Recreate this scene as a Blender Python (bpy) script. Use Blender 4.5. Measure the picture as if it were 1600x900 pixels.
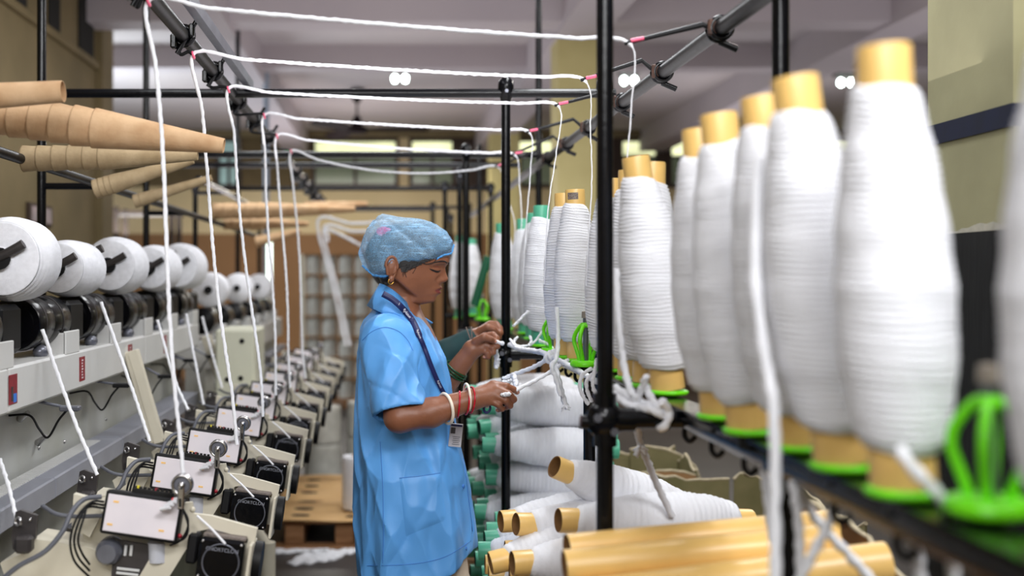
import bpy, math, random
import numpy as np
from mathutils import Vector, Matrix
from mathutils.bvhtree import BVHTree

random.seed(7)
rng = np.random.default_rng(7)
sc = bpy.context.scene
for o in list(bpy.data.objects):
    bpy.data.objects.remove(o)
COL = sc.collection

# ------------------------------------------------------------------ camera, world, light, exposure
EYE = 1.45
FOC = 1800.0          # focal length in pixels of the 1600 px wide frame
VX, VY = 605.0, 435.0
cd = bpy.data.cameras.new('camera')
cam = bpy.data.objects.new('camera', cd)
COL.objects.link(cam)
cam.location = (0, 0, EYE)
cam.rotation_euler = (math.pi / 2, 0, 0)
cd.sensor_width = 36
cd.lens = 36 * FOC / 1600
cd.shift_x = (800 - VX) / 1600
cd.shift_y = -(450 - VY) / 1600
cd.clip_start = 0.05
cd.dof.use_dof = True
cd.dof.focus_distance = 2.9
cd.dof.aperture_fstop = 1.95
sc.camera = cam

w = bpy.data.worlds.new('world')
sc.world = w
w.use_nodes = True
w.node_tree.nodes['Background'].inputs[0].default_value = (0.75, 0.85, 1.0, 1)
w.node_tree.nodes['Background'].inputs[1].default_value = 0.2

def area(name, loc, size, power, col=(1, .97, .93), target=None):
    l = bpy.data.lights.new(name, 'AREA')
    l.shape = 'RECTANGLE'
    l.size, l.size_y = size
    l.energy = power
    l.color = col
    o = bpy.data.objects.new(name, l)
    COL.objects.link(o)
    o.location = loc
    if target:
        o.rotation_euler = (Vector(target) - Vector(loc)).to_track_quat('-Z', 'Y').to_euler()
    return o

# ceiling tubes as bare area lights, with added fill lights among them
area('tube_light_right_aisle', (1.0, 0.1, 3.1), (1.3, .5), 40, (.97, .98, 1.0), (.45, 2.2, 1.2))
area('fill_light_behind', (-.3, -1.1, 2.75), (2.2, .8), 40, (.97, .98, 1.0), (.35, 3.2, 1.0))  # added fill from behind the camera, brightens the low front
area('tube_light_front', (.75, 3.4, 3.2), (.3, 1.3), 24, (.95, .98, 1.0))
area('tube_light_left', (-.9, 2.6, 3.2), (.3, 1.3), 7, (.93, .97, 1.0))
area('tube_light_mid', (-.2, 6.3, 3.2), (1.3, .3), 26, (.95, .98, 1.0))
area('tube_light_right_bay', (2.6, 5.6, 3.2), (1.3, .3), 34, (1, .97, .92))
area('fill_light_left_bay', (-3.6, 11.5, 3.0), (1.3, .6), 60, (.85, .93, 1.0))  # added cool light for the bluish brightness of the left bay
area('tube_light_far', (-.6, 13.6, 3.0), (2.5, .4), 60, (1, .95, .86))
area('tube_light_far_right', (3.6, 12.6, 3.0), (1.5, .4), 28, (1, .95, .86))
for n, (x, y, e_) in enumerate([(.75, 3.4, 12), (-.2, 6.3, 14), (2.6, 5.6, 16), (.2, 9.2, 16), (-3.4, 11.0, 100), (-.6, 13.2, 22), (3.6, 11.6, 18), (1.0, 1.2, 8), (4.5, 8, 10)]):
    area('fill_uplight_%d' % n, (x, y, 1.9), (2.4, 2.0), e_ * .78, (1.0, .95, .98) if x > -2 else (.86, .95, 1.0), (x, y, 9))  # added upward fill at mid height to brighten the ceiling, no fixture there

sc.view_settings.view_transform = 'Standard'
sc.view_settings.look = 'None'
sc.view_settings.gamma = 1.0
sc.view_settings.use_curve_mapping = False
sc.view_settings.exposure = 0.72

# ------------------------------------------------------------------ helpers
def at(px, py, Y):
    """world point seen at a pixel of the photograph at depth Y"""
    s = FOC / Y
    return Vector(((px - VX) / s, Y, EYE - (py - VY) / s))

def ats(px, py, s):
    return at(px, py, FOC / s)

def vrot(d):
    return Vector((0, 0, 1)).rotation_difference(Vector(d).normalized()).to_matrix()

ORD = ['first', 'second', 'third', 'fourth', 'fifth', 'sixth', 'seventh', 'eighth', 'ninth', 'tenth',
       'eleventh', 'twelfth', 'thirteenth', 'fourteenth', 'fifteenth', 'sixteenth', 'seventeenth', 'eighteenth']

def catmull(pts, n):
    P = [Vector(p) for p in pts]
    P = [2 * P[0] - P[1]] + P + [2 * P[-1] - P[-2]]
    out = []
    for i in range(1, len(P) - 2):
        a, b, c, d = P[i - 1], P[i], P[i + 1], P[i + 2]
        m = max(2, int(n))
        for k in range(m):
            t = k / m
            out.append(0.5 * ((2 * b) + (c - a) * t + (2 * a - 5 * b + 4 * c - d) * t * t + (3 * b - a - 3 * c + d) * t ** 3))
    out.append(P[-2])
    return out

class MB:
    def __init__(s):
        s.v, s.f, s.sm, s.mi = [], [], [], []

    def add(s, vs, fs, smooth=False, mi=0):
        n = len(s.v)
        s.v.extend([tuple(p) for p in vs])
        for f in fs:
            s.f.append(tuple(i + n for i in f))
            s.sm.append(smooth)
            s.mi.append(mi)
        return s

    def box(s, c, d, R=None, ch=0.0, mi=0):
        c = Vector(c)
        hx, hy, hz = d[0] / 2, d[1] / 2, d[2] / 2
        R = R or Matrix.Identity(3)
        if ch <= 0:
            vs = [Vector((x * hx, y * hy, z * hz)) for x in (-1, 1) for y in (-1, 1) for z in (-1, 1)]
            fs = [(0, 1, 3, 2), (4, 6, 7, 5), (0, 4, 5, 1), (2, 3, 7, 6), (0, 2, 6, 4), (1, 5, 7, 3)]
        else:
            vs, idx = [], {}
            h = (hx, hy, hz)
            for sx in (-1, 1):
                for sy in (-1, 1):
                    for sz in (-1, 1):
                        for a in range(3):
                            q = [sx * hx, sy * hy, sz * hz]
                            for b in range(3):
                                if b != a:
                                    q[b] -= math.copysign(min(ch, h[b] * .9), q[b])
                            idx[(sx, sy, sz, a)] = len(vs)
                            vs.append(Vector(q))
            fs = []
            for a in range(3):
                b, c2 = (a + 1) % 3, (a + 2) % 3
                for sg in (-1, 1):
                    q = []
                    for (u, v_) in ((-1, -1), (1, -1), (1, 1), (-1, 1)):
                        k = [0, 0, 0]
                        k[a], k[b], k[c2] = sg, u, v_
                        q.append(idx[(k[0], k[1], k[2], a)])
                    fs.append(tuple(q if sg > 0 else q[::-1]))
                    for sg2 in (-1, 1):
                        k0 = [0, 0, 0]
                        k0[a], k0[b] = sg, sg2
                        k1 = list(k0)
                        k0[c2], k1[c2] = -1, 1
                        q = (idx[(*k0, a)], idx[(*k1, a)], idx[(*k1, b)], idx[(*k0, b)])
                        fs.append(q if sg * sg2 < 0 else q[::-1])
            for sx in (-1, 1):
                for sy in (-1, 1):
                    for sz in (-1, 1):
                        q = (idx[(sx, sy, sz, 0)], idx[(sx, sy, sz, 1)], idx[(sx, sy, sz, 2)])
                        fs.append(q if sx * sy * sz > 0 else q[::-1])
        return s.add([R @ p + c for p in vs], fs, False, mi)

    def tube(s, pts, r, seg=10, cap=True, lobe=0.0, twist=0.0, mi=0, flat=None, smooth=True):
        P = [Vector(p) for p in pts]
        n = len(P)
        R = [r] * n if not hasattr(r, '__len__') else list(r)
        T = []
        for i in range(n):
            d = P[min(i + 1, n - 1)] - P[max(i - 1, 0)]
            T.append(d.normalized() if d.length > 1e-9 else Vector((0, 0, 1)))
        u = T[0].orthogonal().normalized()
        vs, L = [], 0
        for i in range(n):
            if i:
                q = T[i - 1].rotation_difference(T[i])
                u = (q @ u)
                u = (u - T[i] * u.dot(T[i])).normalized()
                L += (P[i] - P[i - 1]).length
            b = T[i].cross(u)
            for k in range(seg):
                a = 2 * math.pi * k / seg
                rr = R[i] * (1 + lobe * math.cos(2 * (a - twist * L)))
                vs.append(P[i] + (u * math.cos(a) + b * math.sin(a)) * rr)
        fs = []
        for i in range(n - 1):
            for k in range(seg):
                k2 = (k + 1) % seg
                fs.append((i * seg + k, i * seg + k2, (i + 1) * seg + k2, (i + 1) * seg + k))
        s.add(vs, fs, smooth, mi)
        if cap:
            s.add(vs[:seg], [tuple(range(seg))[::-1]], False, mi)
            s.add(vs[-seg:], [tuple(range(seg))], False, mi)
        return s

    def cyl(s, a, b, r, r2=None, seg=14, cap=True, mi=0):
        return s.tube([a, b], [r, r if r2 is None else r2], seg, cap, mi=mi)

    def lathe(s, prof, seg=20, c=(0, 0, 0), R=None, mi=0, smooth=True, wob=None):
        R = R or Matrix.Identity(3)
        c = Vector(c)
        vs = []
        # split the profile where it turns sharply, so that edges shade crisp
        cut = [0]
        for i in range(1, len(prof) - 1):
            a = (prof[i][0] - prof[i - 1][0], prof[i][1] - prof[i - 1][1])
            b = (prof[i + 1][0] - prof[i][0], prof[i + 1][1] - prof[i][1])
            la, lb = math.hypot(*a), math.hypot(*b)
            if la > 1e-7 and lb > 1e-7 and (a[0] * b[0] + a[1] * b[1]) / la / lb < .72 and max(la, lb) > .006:
                cut.append(i)
        cut.append(len(prof) - 1)
        if len(cut) > 2 and not wob:
            for p, q in zip(cut, cut[1:]):
                s.lathe(prof[p:q + 1], seg, c, R, mi, smooth, 'plain')
            return s
        if wob == 'plain':
            wob = None
        for i, (r, z) in enumerate(prof):
            for k in range(seg):
                a = 2 * math.pi * k / seg
                zz, rr = z, r
                if wob:
                    zz, rr = wob(i, a, r, z)
                vs.append(R @ Vector((rr * math.cos(a), rr * math.sin(a), zz)) + c)
        fs = []
        for i in range(len(prof) - 1):
            for k in range(seg):
                k2 = (k + 1) % seg
                fs.append((i * seg + k, i * seg + k2, (i + 1) * seg + k2, (i + 1) * seg + k))
        return s.add(vs, fs, smooth, mi)

    def disc(s, c, nrm, r, seg=20, mi=0):
        R = vrot(nrm)
        vs = [R @ Vector((r * math.cos(2 * math.pi * k / seg), r * math.sin(2 * math.pi * k / seg), 0)) + Vector(c) for k in range(seg)]
        return s.add(vs, [tuple(range(seg))], False, mi)

    def torus(s, c, nrm, R, r, seg=28, sg2=8, mi=0, M=None, sy=1.0):
        M = M or vrot(nrm)
        vs, fs = [], []
        for i in range(seg):
            a = 2 * math.pi * i / seg
            for k in range(sg2):
                b = 2 * math.pi * k / sg2
                q = R + r * math.cos(b)
                vs.append(M @ Vector((q * math.cos(a), q * math.sin(a) * sy, r * math.sin(b))) + Vector(c))
                fs.append((i * sg2 + k, ((i + 1) % seg) * sg2 + k, ((i + 1) % seg) * sg2 + (k + 1) % sg2, i * sg2 + (k + 1) % sg2))
        return s.add(vs, fs, True, mi)

    def ball(s, c, r, seg=14, rings=8, mi=0, M=None):
        sx = r if hasattr(r, '__len__') else (r, r, r)
        M = M or Matrix.Identity(3)
        vs, fs = [], []
        for i in range(rings + 1):
            t = math.pi * i / rings
            for k in range(seg):
                a = 2 * math.pi * k / seg
                vs.append(M @ Vector((sx[0] * math.sin(t) * math.cos(a), sx[1] * math.sin(t) * math.sin(a), -sx[2] * math.cos(t))) + Vector(c))
        for i in range(rings):
            for k in range(seg):
                k2 = (k + 1) % seg
                fs.append((i * seg + k, i * seg + k2, (i + 1) * seg + k2, (i + 1) * seg + k))
        return s.add(vs, fs, True, mi)

    def prism(s, poly, off, mi=0):
        """poly: list of world points (planar), extruded by the vector off"""
        n = len(poly)
        P = [Vector(p) for p in poly]
        off = Vector(off)
        nr = Vector((0, 0, 0))
        for i in range(n):
            nr += P[i].cross(P[(i + 1) % n])
        if nr.dot(off) > 0:
            P = P[::-1]
        s.add(P, [tuple(range(n))], False, mi)
        s.add([p + off for p in P], [tuple(range(n))[::-1]], False, mi)
        for i in range(n):
            j = (i + 1) % n
            s.add([P[j], P[i], P[i] + off, P[j] + off], [(0, 1, 2, 3)], False, mi)
        return s

    def build(s, name, mat, parent=None, local=False):
        me = bpy.data.meshes.new(name)
        org = Vector((0, 0, 0))
        if parent is not None and not local:
            q = parent
            while q is not None:
                org += q.location
                q = q.parent
        vs = [(p[0] - org.x, p[1] - org.y, p[2] - org.z) for p in s.v]
        me.from_pydata(vs, [], s.f)
        me.polygons.foreach_set('use_smooth', s.sm)
        mats = mat if isinstance(mat, (list, tuple)) else [mat]
        for m in mats:
            me.materials.append(m)
        if len(mats) > 1:
            me.polygons.foreach_set('material_index', s.mi)
        me.update()
        o = bpy.data.objects.new(name, me)
        COL.objects.link(o)
        if parent is not None:
            o.parent = parent
        return o

def tag(o, label=None, cat=None, group=None, kind=None):
    if label: o['label'] = label
    if cat: o['category'] = cat
    if group: o['group'] = group
    if kind: o['kind'] = kind
    return o

def thing(name, label, cat, loc=(0, 0, 0), group=None):
    o = bpy.data.objects.new(name, None)
    o.empty_display_size = .05
    COL.objects.link(o)
    o.location = loc
    return tag(o, label, cat, group)

def clone(o, parent=None):
    c = o.copy()
    COL.objects.link(c)
    c.parent = parent
    for ch in [x for x in o.children]:
        clone(ch, c)
    return c

def fields(o, label, group=None, loc=None, rot=None):
    o['label'] = label
    if group: o['group'] = group
    if loc is not None: o.location = loc
    if rot is not None: o.rotation_euler = rot
    return o

# ------------------------------------------------------------------ materials
def srgb(r, g, b):
    f = lambda c: ((c / 255 + .055) / 1.055) ** 2.4 if c > 10 else c / 255 / 12.92
    return (f(r), f(g), f(b), 1)

def mk(name, col, rough=.6, metal=0.0, var=.12, vscale=6.0, bump=0.0, bscale=60.0, stretch=(1, 1, 1), spec=.5, col2=None, detail=4, coat=0.0):
    m = bpy.data.materials.new(name)
    m.use_nodes = True
    nt = m.node_tree
    p = nt.nodes['Principled BSDF']
    p.inputs['Roughness'].default_value = rough
    p.inputs['Metallic'].default_value = metal
    p.inputs['Specular IOR Level'].default_value = spec
    p.inputs['Coat Weight'].default_value = coat
    tc = nt.nodes.new('ShaderNodeTexCoord')
    mp = nt.nodes.new('ShaderNodeMapping')
    mp.inputs['Scale'].default_value = stretch
    nt.links.new(tc.outputs['Object'], mp.inputs[0])
    n = nt.nodes.new('ShaderNodeTexNoise')
    n.inputs['Scale'].default_value = vscale
    n.inputs['Detail'].default_value = detail
    nt.links.new(mp.outputs[0], n.inputs['Vector'])
    r = nt.nodes.new('ShaderNodeValToRGB')
    c = srgb(*col)
    if col2 is None:
        c1 = tuple(x * (1 - var) for x in c[:3]) + (1,)
        c2 = tuple(min(1, x * (1 + var)) for x in c[:3]) + (1,)
    else:
        c1, c2 = c, srgb(*col2)
    r.color_ramp.elements[0].position = .35
    r.color_ramp.elements[1].position = .68
    r.color_ramp.elements[0].color = c1
    r.color_ramp.elements[1].color = c2
    nt.links.new(n.outputs['Fac'], r.inputs[0])
    nt.links.new(r.outputs[0], p.inputs['Base Color'])
    if bump > 0:
        nb = nt.nodes.new('ShaderNodeTexNoise')
        nb.inputs['Scale'].default_value = bscale
        nb.inputs['Detail'].default_value = 3
        nt.links.new(mp.outputs[0], nb.inputs['Vector'])
        b = nt.nodes.new('ShaderNodeBump')
        b.inputs['Strength'].default_value = bump
        b.inputs['Distance'].default_value = .004
        nt.links.new(nb.outputs['Fac'], b.inputs['Height'])
        nt.links.new(b.outputs[0], p.inputs['Normal'])
    return m

def emit(name, col, strength):
    m = bpy.data.materials.new(name)
    m.use_nodes = True
    p = m.node_tree.nodes['Principled BSDF']
    p.inputs['Base Color'].default_value = srgb(*col)
    p.inputs['Emission Color'].default_value = srgb(*col)
    p.inputs['Emission Strength'].default_value = strength
    return m

def glass_pane(name, col, emis):
    m = emit(name, col, emis)
    nt = m.node_tree
    p = nt.nodes['Principled BSDF']
    p.inputs['Roughness'].default_value = .15
    tc = nt.nodes.new('ShaderNodeTexCoord')
    n = nt.nodes.new('ShaderNodeTexNoise')
    n.inputs['Scale'].default_value = 1.6
    nt.links.new(tc.outputs['Object'], n.inputs['Vector'])
    mr = nt.nodes.new('ShaderNodeMath')
    mr.operation = 'MULTIPLY'
    mr.inputs[1].default_value = emis * 2
    nt.links.new(n.outputs['Fac'], mr.inputs[0])
    nt.links.new(mr.outputs[0], p.inputs['Emission Strength'])
    return m

M = {}
M['black'] = mk('black_paint', (8, 9, 13), .2, var=.3, vscale=18, bump=.12, bscale=70, spec=.28)
M['blackrail'] = mk('worn_black_rail', (12, 12, 15), .42, var=.35, vscale=30, bump=.1, bscale=60, spec=.2)
M['blackmatt'] = mk('black_plastic', (14, 14, 16), .5, var=.25, vscale=20, spec=.25)
M['drum'] = mk('drum_bakelite', (7, 7, 10), .24, var=.3, vscale=8, spec=.25)
M['yarn'] = mk('white_roving', (240, 241, 246), .9, var=.03, vscale=30, bump=.5, bscale=260, stretch=(1, 1, 3), spec=.15)
M['strand'] = mk('white_strand', (242, 243, 248), .9, var=.04, vscale=60, bump=.4, bscale=300, spec=.15)
M['cheese'] = mk('white_yarn_package', (240, 241, 247), .85, var=.05, vscale=26, bump=.4, bscale=240, stretch=(3, 1, 3), spec=.2)
M['greycheese'] = mk('wrapped_yarn_package', (204, 204, 196), .45, var=.10, vscale=14, spec=.4)
M['ytube'] = mk('yellow_tube', (236, 194, 116), .34, var=.07, vscale=10, bump=.05, bscale=60, spec=.5)
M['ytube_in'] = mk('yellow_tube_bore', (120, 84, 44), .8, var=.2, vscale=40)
M['gtube'] = mk('green_tube', (92, 188, 152), .35, var=.07, vscale=10, spec=.5)
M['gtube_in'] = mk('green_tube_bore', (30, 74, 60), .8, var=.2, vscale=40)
M['dgreen'] = mk('dark_green_tube', (16, 98, 66), .4, var=.1, vscale=10)
M['lime'] = mk('lime_plastic', (118, 236, 22), .35, var=.06, vscale=12, spec=.5)
M['cone'] = mk('paper_cone', (188, 150, 112), .85, vscale=16, bump=.25, bscale=90, col2=(214, 180, 142), spec=.2)
M['conegrey'] = mk('grey_paper_cone', (160, 138, 104), .85, vscale=16, bump=.25, bscale=90, col2=(190, 168, 134), spec=.2)
M['wmetal'] = mk('white_machine_paint', (206, 206, 204), .45, var=.05, vscale=5)
M['beige'] = mk('beige_machine_paint', (210, 203, 184), .5, var=.06, vscale=7, bump=.06, bscale=40)
M['gmetal'] = mk('grey_machine_paint', (140, 142, 152), .5, var=.08, vscale=8)
M['gpanel'] = mk('dusty_grey_panel', (168, 168, 158), .55, vscale=4, col2=(186, 187, 184))
M['dkmetal'] = mk('dark_bracket_metal', (66, 62, 62), .45, metal=.4, var=.2, vscale=20)
M['chrome'] = mk('chrome', (190, 188, 188), .22, metal=1, var=.12, vscale=30)
M['steel'] = mk('grey_steel', (112, 114, 124), .35, metal=.5, var=.15, vscale=14)
M['bluegrey'] = mk('pale_conduit', (140, 152, 168), .5, var=.08)
M['rust'] = mk('rusty_clip', (84, 54, 40), .7, vscale=60, col2=(46, 34, 30))
M['brownrail'] = mk('dusty_rail_lip', (104, 84, 58), .7, vscale=20, col2=(60, 50, 40))
M['pink'] = mk('pink_ceramic', (236, 96, 130), .3, var=.1)
M['label'] = mk('white_label', (226, 218, 222), .4, vscale=9, col2=(214, 208, 214))
M['orange'] = mk('orange_print', (238, 190, 110), .5, var=.1)
M['red'] = mk('red_lens', (225, 30, 50), .3, var=.1)
M['redst'] = mk('red_sticker', (120, 14, 30), .4, vscale=60, col2=(150, 22, 40))
M['bluest'] = mk('blue_print', (40, 110, 200), .4, var=.1)
M['yellowpl'] = mk('yellow_plastic', (232, 214, 30), .4, var=.1)
M['cable'] = mk('grey_cable', (92, 94, 102), .5, var=.1)
M['whitetxt'] = mk('white_print', (226, 226, 230), .5, var=.02)
M['card'] = mk('brown_cardboard', (146, 108, 70), .9, vscale=10, col2=(166, 126, 84))
M['cardol'] = mk('olive_cardboard', (112, 108, 70), .7, vscale=7, col2=(134, 126, 88))
M['cardedge'] = mk('torn_cardboard_edge', (190, 178, 150), .95, var=.15, vscale=60)
M['tancard'] = mk('tan_cardboard_sheet', (206, 166, 112), .85, vscale=5, col2=(220, 182, 130))
M['wood'] = mk('pallet_wood', (136, 96, 62), .85, vscale=9, col2=(166, 122, 84), stretch=(1, 6, 6), bump=.2, bscale=40)
M['dark'] = mk('dark_slot', (26, 20, 16), .9, var=.2)
M['lint'] = mk('cotton_lint', (225, 227, 233), .95, var=.05, vscale=40, bump=.5, bscale=100)
M['fan'] = mk('maroon_fan_paint', (22, 8, 13), .6, var=.1, spec=.15)
M['wallL'] = mk('tan_wall_paint', (112, 98, 66), .75, vscale=2.5, col2=(128, 112, 78), bump=.08, bscale=30)
M['wallfar'] = mk('cream_wall_paint', (206, 186, 142), .75, vscale=1.2, col2=(216, 196, 154))
M['walldado'] = mk('brown_dado_paint', (128, 92, 56), .7, vscale=1.2, col2=(140, 102, 64))
M['ceil'] = mk('lilac_ceiling', (184, 177, 180), .8, vscale=.8, col2=(194, 186, 186))
M['beam'] = mk('lilac_beam', (182, 174, 180), .8, vscale=.9, col2=(190, 182, 186))
M['colyel'] = mk('yellow_column_paint', (190, 178, 122), .7, vscale=3, col2=(202, 190, 134), bump=.15, bscale=22)
M['colnear'] = mk('dim_column_paint', (136, 132, 98), .75, vscale=4, col2=(150, 146, 110), bump=.3, bscale=16)  # darker copy of the column paint, near pillar's dimness put into the colour
M['colblk'] = mk('black_column_paint', (5, 5, 7), .6, vscale=40, col2=(16, 16, 18), stretch=(1, 1, .15), bump=.3, bscale=40, spec=.25)
M['navy'] = mk('navy_band_paint', (5, 14, 42), .6, spec=.2, var=.2, vscale=20)
M['plaster'] = mk('chipped_plaster', (168, 164, 150), .9, var=.15, vscale=30)
M['floor'] = mk('dark_concrete_floor', (52, 50, 50), .42, vscale=1.6, col2=(72, 69, 68), bump=.1, bscale=20)
M['frame'] = mk('brown_window_frame', (58, 40, 28), .6, var=.15)
M['void'] = mk('dark_opening', (16, 14, 12), .9, var=.1)
M['bulb'] = emit('lamp_bulb', (232, 255, 248), 14)
M['glowtube'] = emit('glow_tube', (236, 255, 240), 2.2)
M['pane_bright'] = glass_pane('bright_pane', (236, 240, 190), .75)
M['pane_dim'] = glass_pane('dim_pane', (110, 120, 96), .12)
M['pane_blue'] = glass_pane('blue_pane', (150, 180, 176), .25)
M['exit'] = emit('green_sign', (40, 170, 60), .5)
M['exitd'] = emit('green_sign_figure', (220, 250, 220), .5)
# ------------------------------------------------------------------ the hall
def struct(name, mb, mat, parent=None):
    o = mb.build(name, mat, parent)
    if parent is None:
        o['kind'] = 'structure'
    return o

def rng_box(mb, x0, x1, y0, y1, z0, z1, ch=0, mi=0):
    return mb.box(((x0 + x1) / 2, (y0 + y1) / 2, (z0 + z1) / 2), (x1 - x0, y1 - y0, z1 - z0), None, ch, mi)

CEIL, YF = 3.5, 16.0
struct('floor', rng_box(MB(), -7, 9, -1.5, YF, -.1, 0), M['floor'])
struct('ceiling', rng_box(MB(), -7, 9, -1.5, YF + .3, CEIL, CEIL + .12), M['ceil'])
for n, (x0, x1, y0, y1, zb) in enumerate([(-7, 9, 8.0, 8.3, 3.237), (-7, 9, 10.1, 10.35, 3.30), (-1.42, -1.1, -1.5, YF, 3.2), (1.22, 1.56, 2.64, YF, 3.2), (3.5, 3.85, -1.5, YF, 3.21)]):
    struct('trim_%d' % (n + 1), rng_box(MB(), x0, x1, y0, y1, zb, CEIL), M['beam'])

# far wall, window band with piers
wf = struct('wall_far', rng_box(rng_box(MB(), -7, 9, YF, YF + .25, 2.07, 2.72), -7, 9, YF, YF + .25, 3.41, CEIL), M['wallfar'])
struct('baseboard_far', rng_box(MB(), -7, 9, YF - .02, YF + .25, 0, 2.07), M['walldado'])
wins = [(-5.9, -5.2), (-2.38, -2.02), (-1.05, .16), (.30, .95), (1.35, 2.35), (2.5, 3.05), (3.22, 3.78), (3.9, 4.28), (4.6, 5.6), (5.9, 7.5)]
prev = -7
for n, (x0, x1) in enumerate(wins):
    struct('pier', rng_box(MB(), prev, x0, YF, YF + .25, 2.72, 3.41), M['frame'] if n > 3 else (mk('olive_pier', (104, 88, 58), .8) if n < 3 else M['wallfar']), wf)
    prev = x1
    mb = MB()
    t = .05
    rng_box(mb, x0, x1, YF - .03, YF + .1, 2.70, 2.76)
    rng_box(mb, x0, x1, YF - .03, YF + .1, 3.35, 3.42)
    rng_box(mb, x0, x0 + t, YF - .03, YF + .1, 2.76, 3.35)
    rng_box(mb, x1 - t, x1, YF - .03, YF + .1, 2.76, 3.35)
    wo = struct('window_%d' % (n + 1), mb, M['frame'])
    blue = n < 2
    struct('upper_pane', rng_box(MB(), x0 + t, x1 - t, YF + .05, YF + .07, 3.16, 3.35), M['pane_blue'] if blue else M['pane_bright'], wo)
    struct('transom', rng_box(MB(), x0 + t, x1 - t, YF, YF + .1, 3.13, 3.16), M['frame'], wo)
    xm = (x0 + x1) / 2
    struct('lower_pane', rng_box(MB(), x0 + t, xm - .02, YF + .05, YF + .07, 2.76, 3.13), M['pane_blue'] if blue else M['pane_dim'], wo)
    struct('lower_pane', rng_box(MB(), xm + .02, x1 - t, YF + .05, YF + .07, 2.76, 3.13), M['pane_blue'] if blue else M['pane_dim'], wo)
    struct('mullion', rng_box(MB(), xm - .02, xm + .02, YF, YF + .1, 2.76, 3.13), M['frame'], wo)
struct('pier', rng_box(MB(), prev, 9, YF, YF + .25, 2.72, 3.41), M['frame'], wf)
struct('trim_6', rng_box(MB(), -7, 9, YF - .12, YF, 3.40, CEIL), mk('olive_lintel', (120, 106, 76), .8))

# left wall, its pilaster and the dark slots over the ledge
XL = -2.1
struct('wall_left', rng_box(MB(), XL - .2, XL, -1.5, 8.3, 0, CEIL), M['wallL'])
struct('trim_7', rng_box(MB(), XL - .22, XL + .05, 8.3, 8.62, 0, CEIL), M['wallL'])
struct('trim_8', rng_box(MB(), XL, XL + .03, -1.5, 8.3, 2.95, 3.0), M['wallL'])
for n, (y0, y1) in enumerate([(7.82, 8.2), (7.12, 7.36), (6.5, 6.68), (5.7, 5.95), (5.0, 5.2)]):
    struct('window_%d' % (n + 11), rng_box(MB(), XL - .05, XL + .012, y0, y1, 3.0, CEIL), M['void'])
struct('wall_back', rng_box(MB(), -7, 9, -1.7, -1.5, 0, CEIL), M['wallfar'])
struct('wall_right', rng_box(MB(), 8.2, 8.4, -1.5, YF, 0, CEIL), M['wallfar'])
struct('wall_outer', rng_box(MB(), -7.2, -7, 8.6, YF, 0, CEIL), mk('pale_blue_wall', (196, 204, 210), .8))
struct('wall_side', rng_box(MB(), -7, XL - .22, 8.3, 8.5, 0, CEIL), M['wallL'])

# columns
def column(name, label, x0, x1, y0, y1, near):
    t = thing(name, label, 'column', ((x0 + x1) / 2, (y0 + y1) / 2, 0))
    rng_box(MB(), x0, x1, y0, y1, 0, CEIL).build('shaft', M['colnear' if near else 'colyel'], t)
    if near:
        rng_box(MB(), x0 - .004, x1 + .004, y0 - .004, y1 + .004, 0, 1.548).build('painted_base', M['colblk'], t)
        rng_box(MB(), x0 - .004, x1 + .004, y0 - .004, y1 + .004, 1.752, 1.797).build('painted_band', M['navy'], t)
        mb = MB()
        pts = []
        for k in range(13):
            yy = y0 + .02 + (y1 - y0 - .06) * k / 12
            pts.append(Vector((x0 - .003, yy, 1.556 + .006 * math.sin(k * .5) + random.uniform(0, .008))))
        poly = [Vector((x0 - .003, y0 + .02, 1.548))] + pts + [Vector((x0 - .003, y1 - .04, 1.548))]
        mb.prism(poly, (-.001, 0, 0))
        mb.build('chipped_edge', M['plaster'], t)
    return t
column('pillar', 'yellow painted pillar with black base and navy band on the right', 1.239, 1.60, 2.28, 2.64, True)
column('pillar', 'plain yellow column behind the tall black post, nearest of the far columns', 1.244, 1.575, 8.4, 8.75, False)
column('pillar', 'pale yellow column farthest back, left of the slim creel posts', 1.244, 1.60, 13.9, 14.25, False)

# ceiling lamps, fan, sign, small things of the far hall
for n, (px, lab) in enumerate([(625, 'twin ceiling lamp over the middle of the hall, leftmost of three'), (983, 'twin ceiling lamp right of the tall black post'), (1322, 'twin ceiling lamp near the yellow pillar, rightmost of three')]):
    p = at(px, 123 + n * 3, 11.2)
    t = thing('ceiling_lamp', lab, 'lamp', (p.x, p.y, CEIL), 'twin ceiling lamps')
    MB().box((p.x, p.y + .02, p.z + .09), (.22, .14, .05), None, .012).build('housing', M['dkmetal'], t)
    MB().cyl((p.x, p.y + .02, p.z + .11), (p.x, p.y + .02, CEIL), .012).build('stem', M['dkmetal'], t)
    for sgn in (-1, 1):
        MB().ball((p.x + sgn * .05, p.y, p.z), (.030, .030, .04)).build('bulb', M['bulb'], t)

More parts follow.
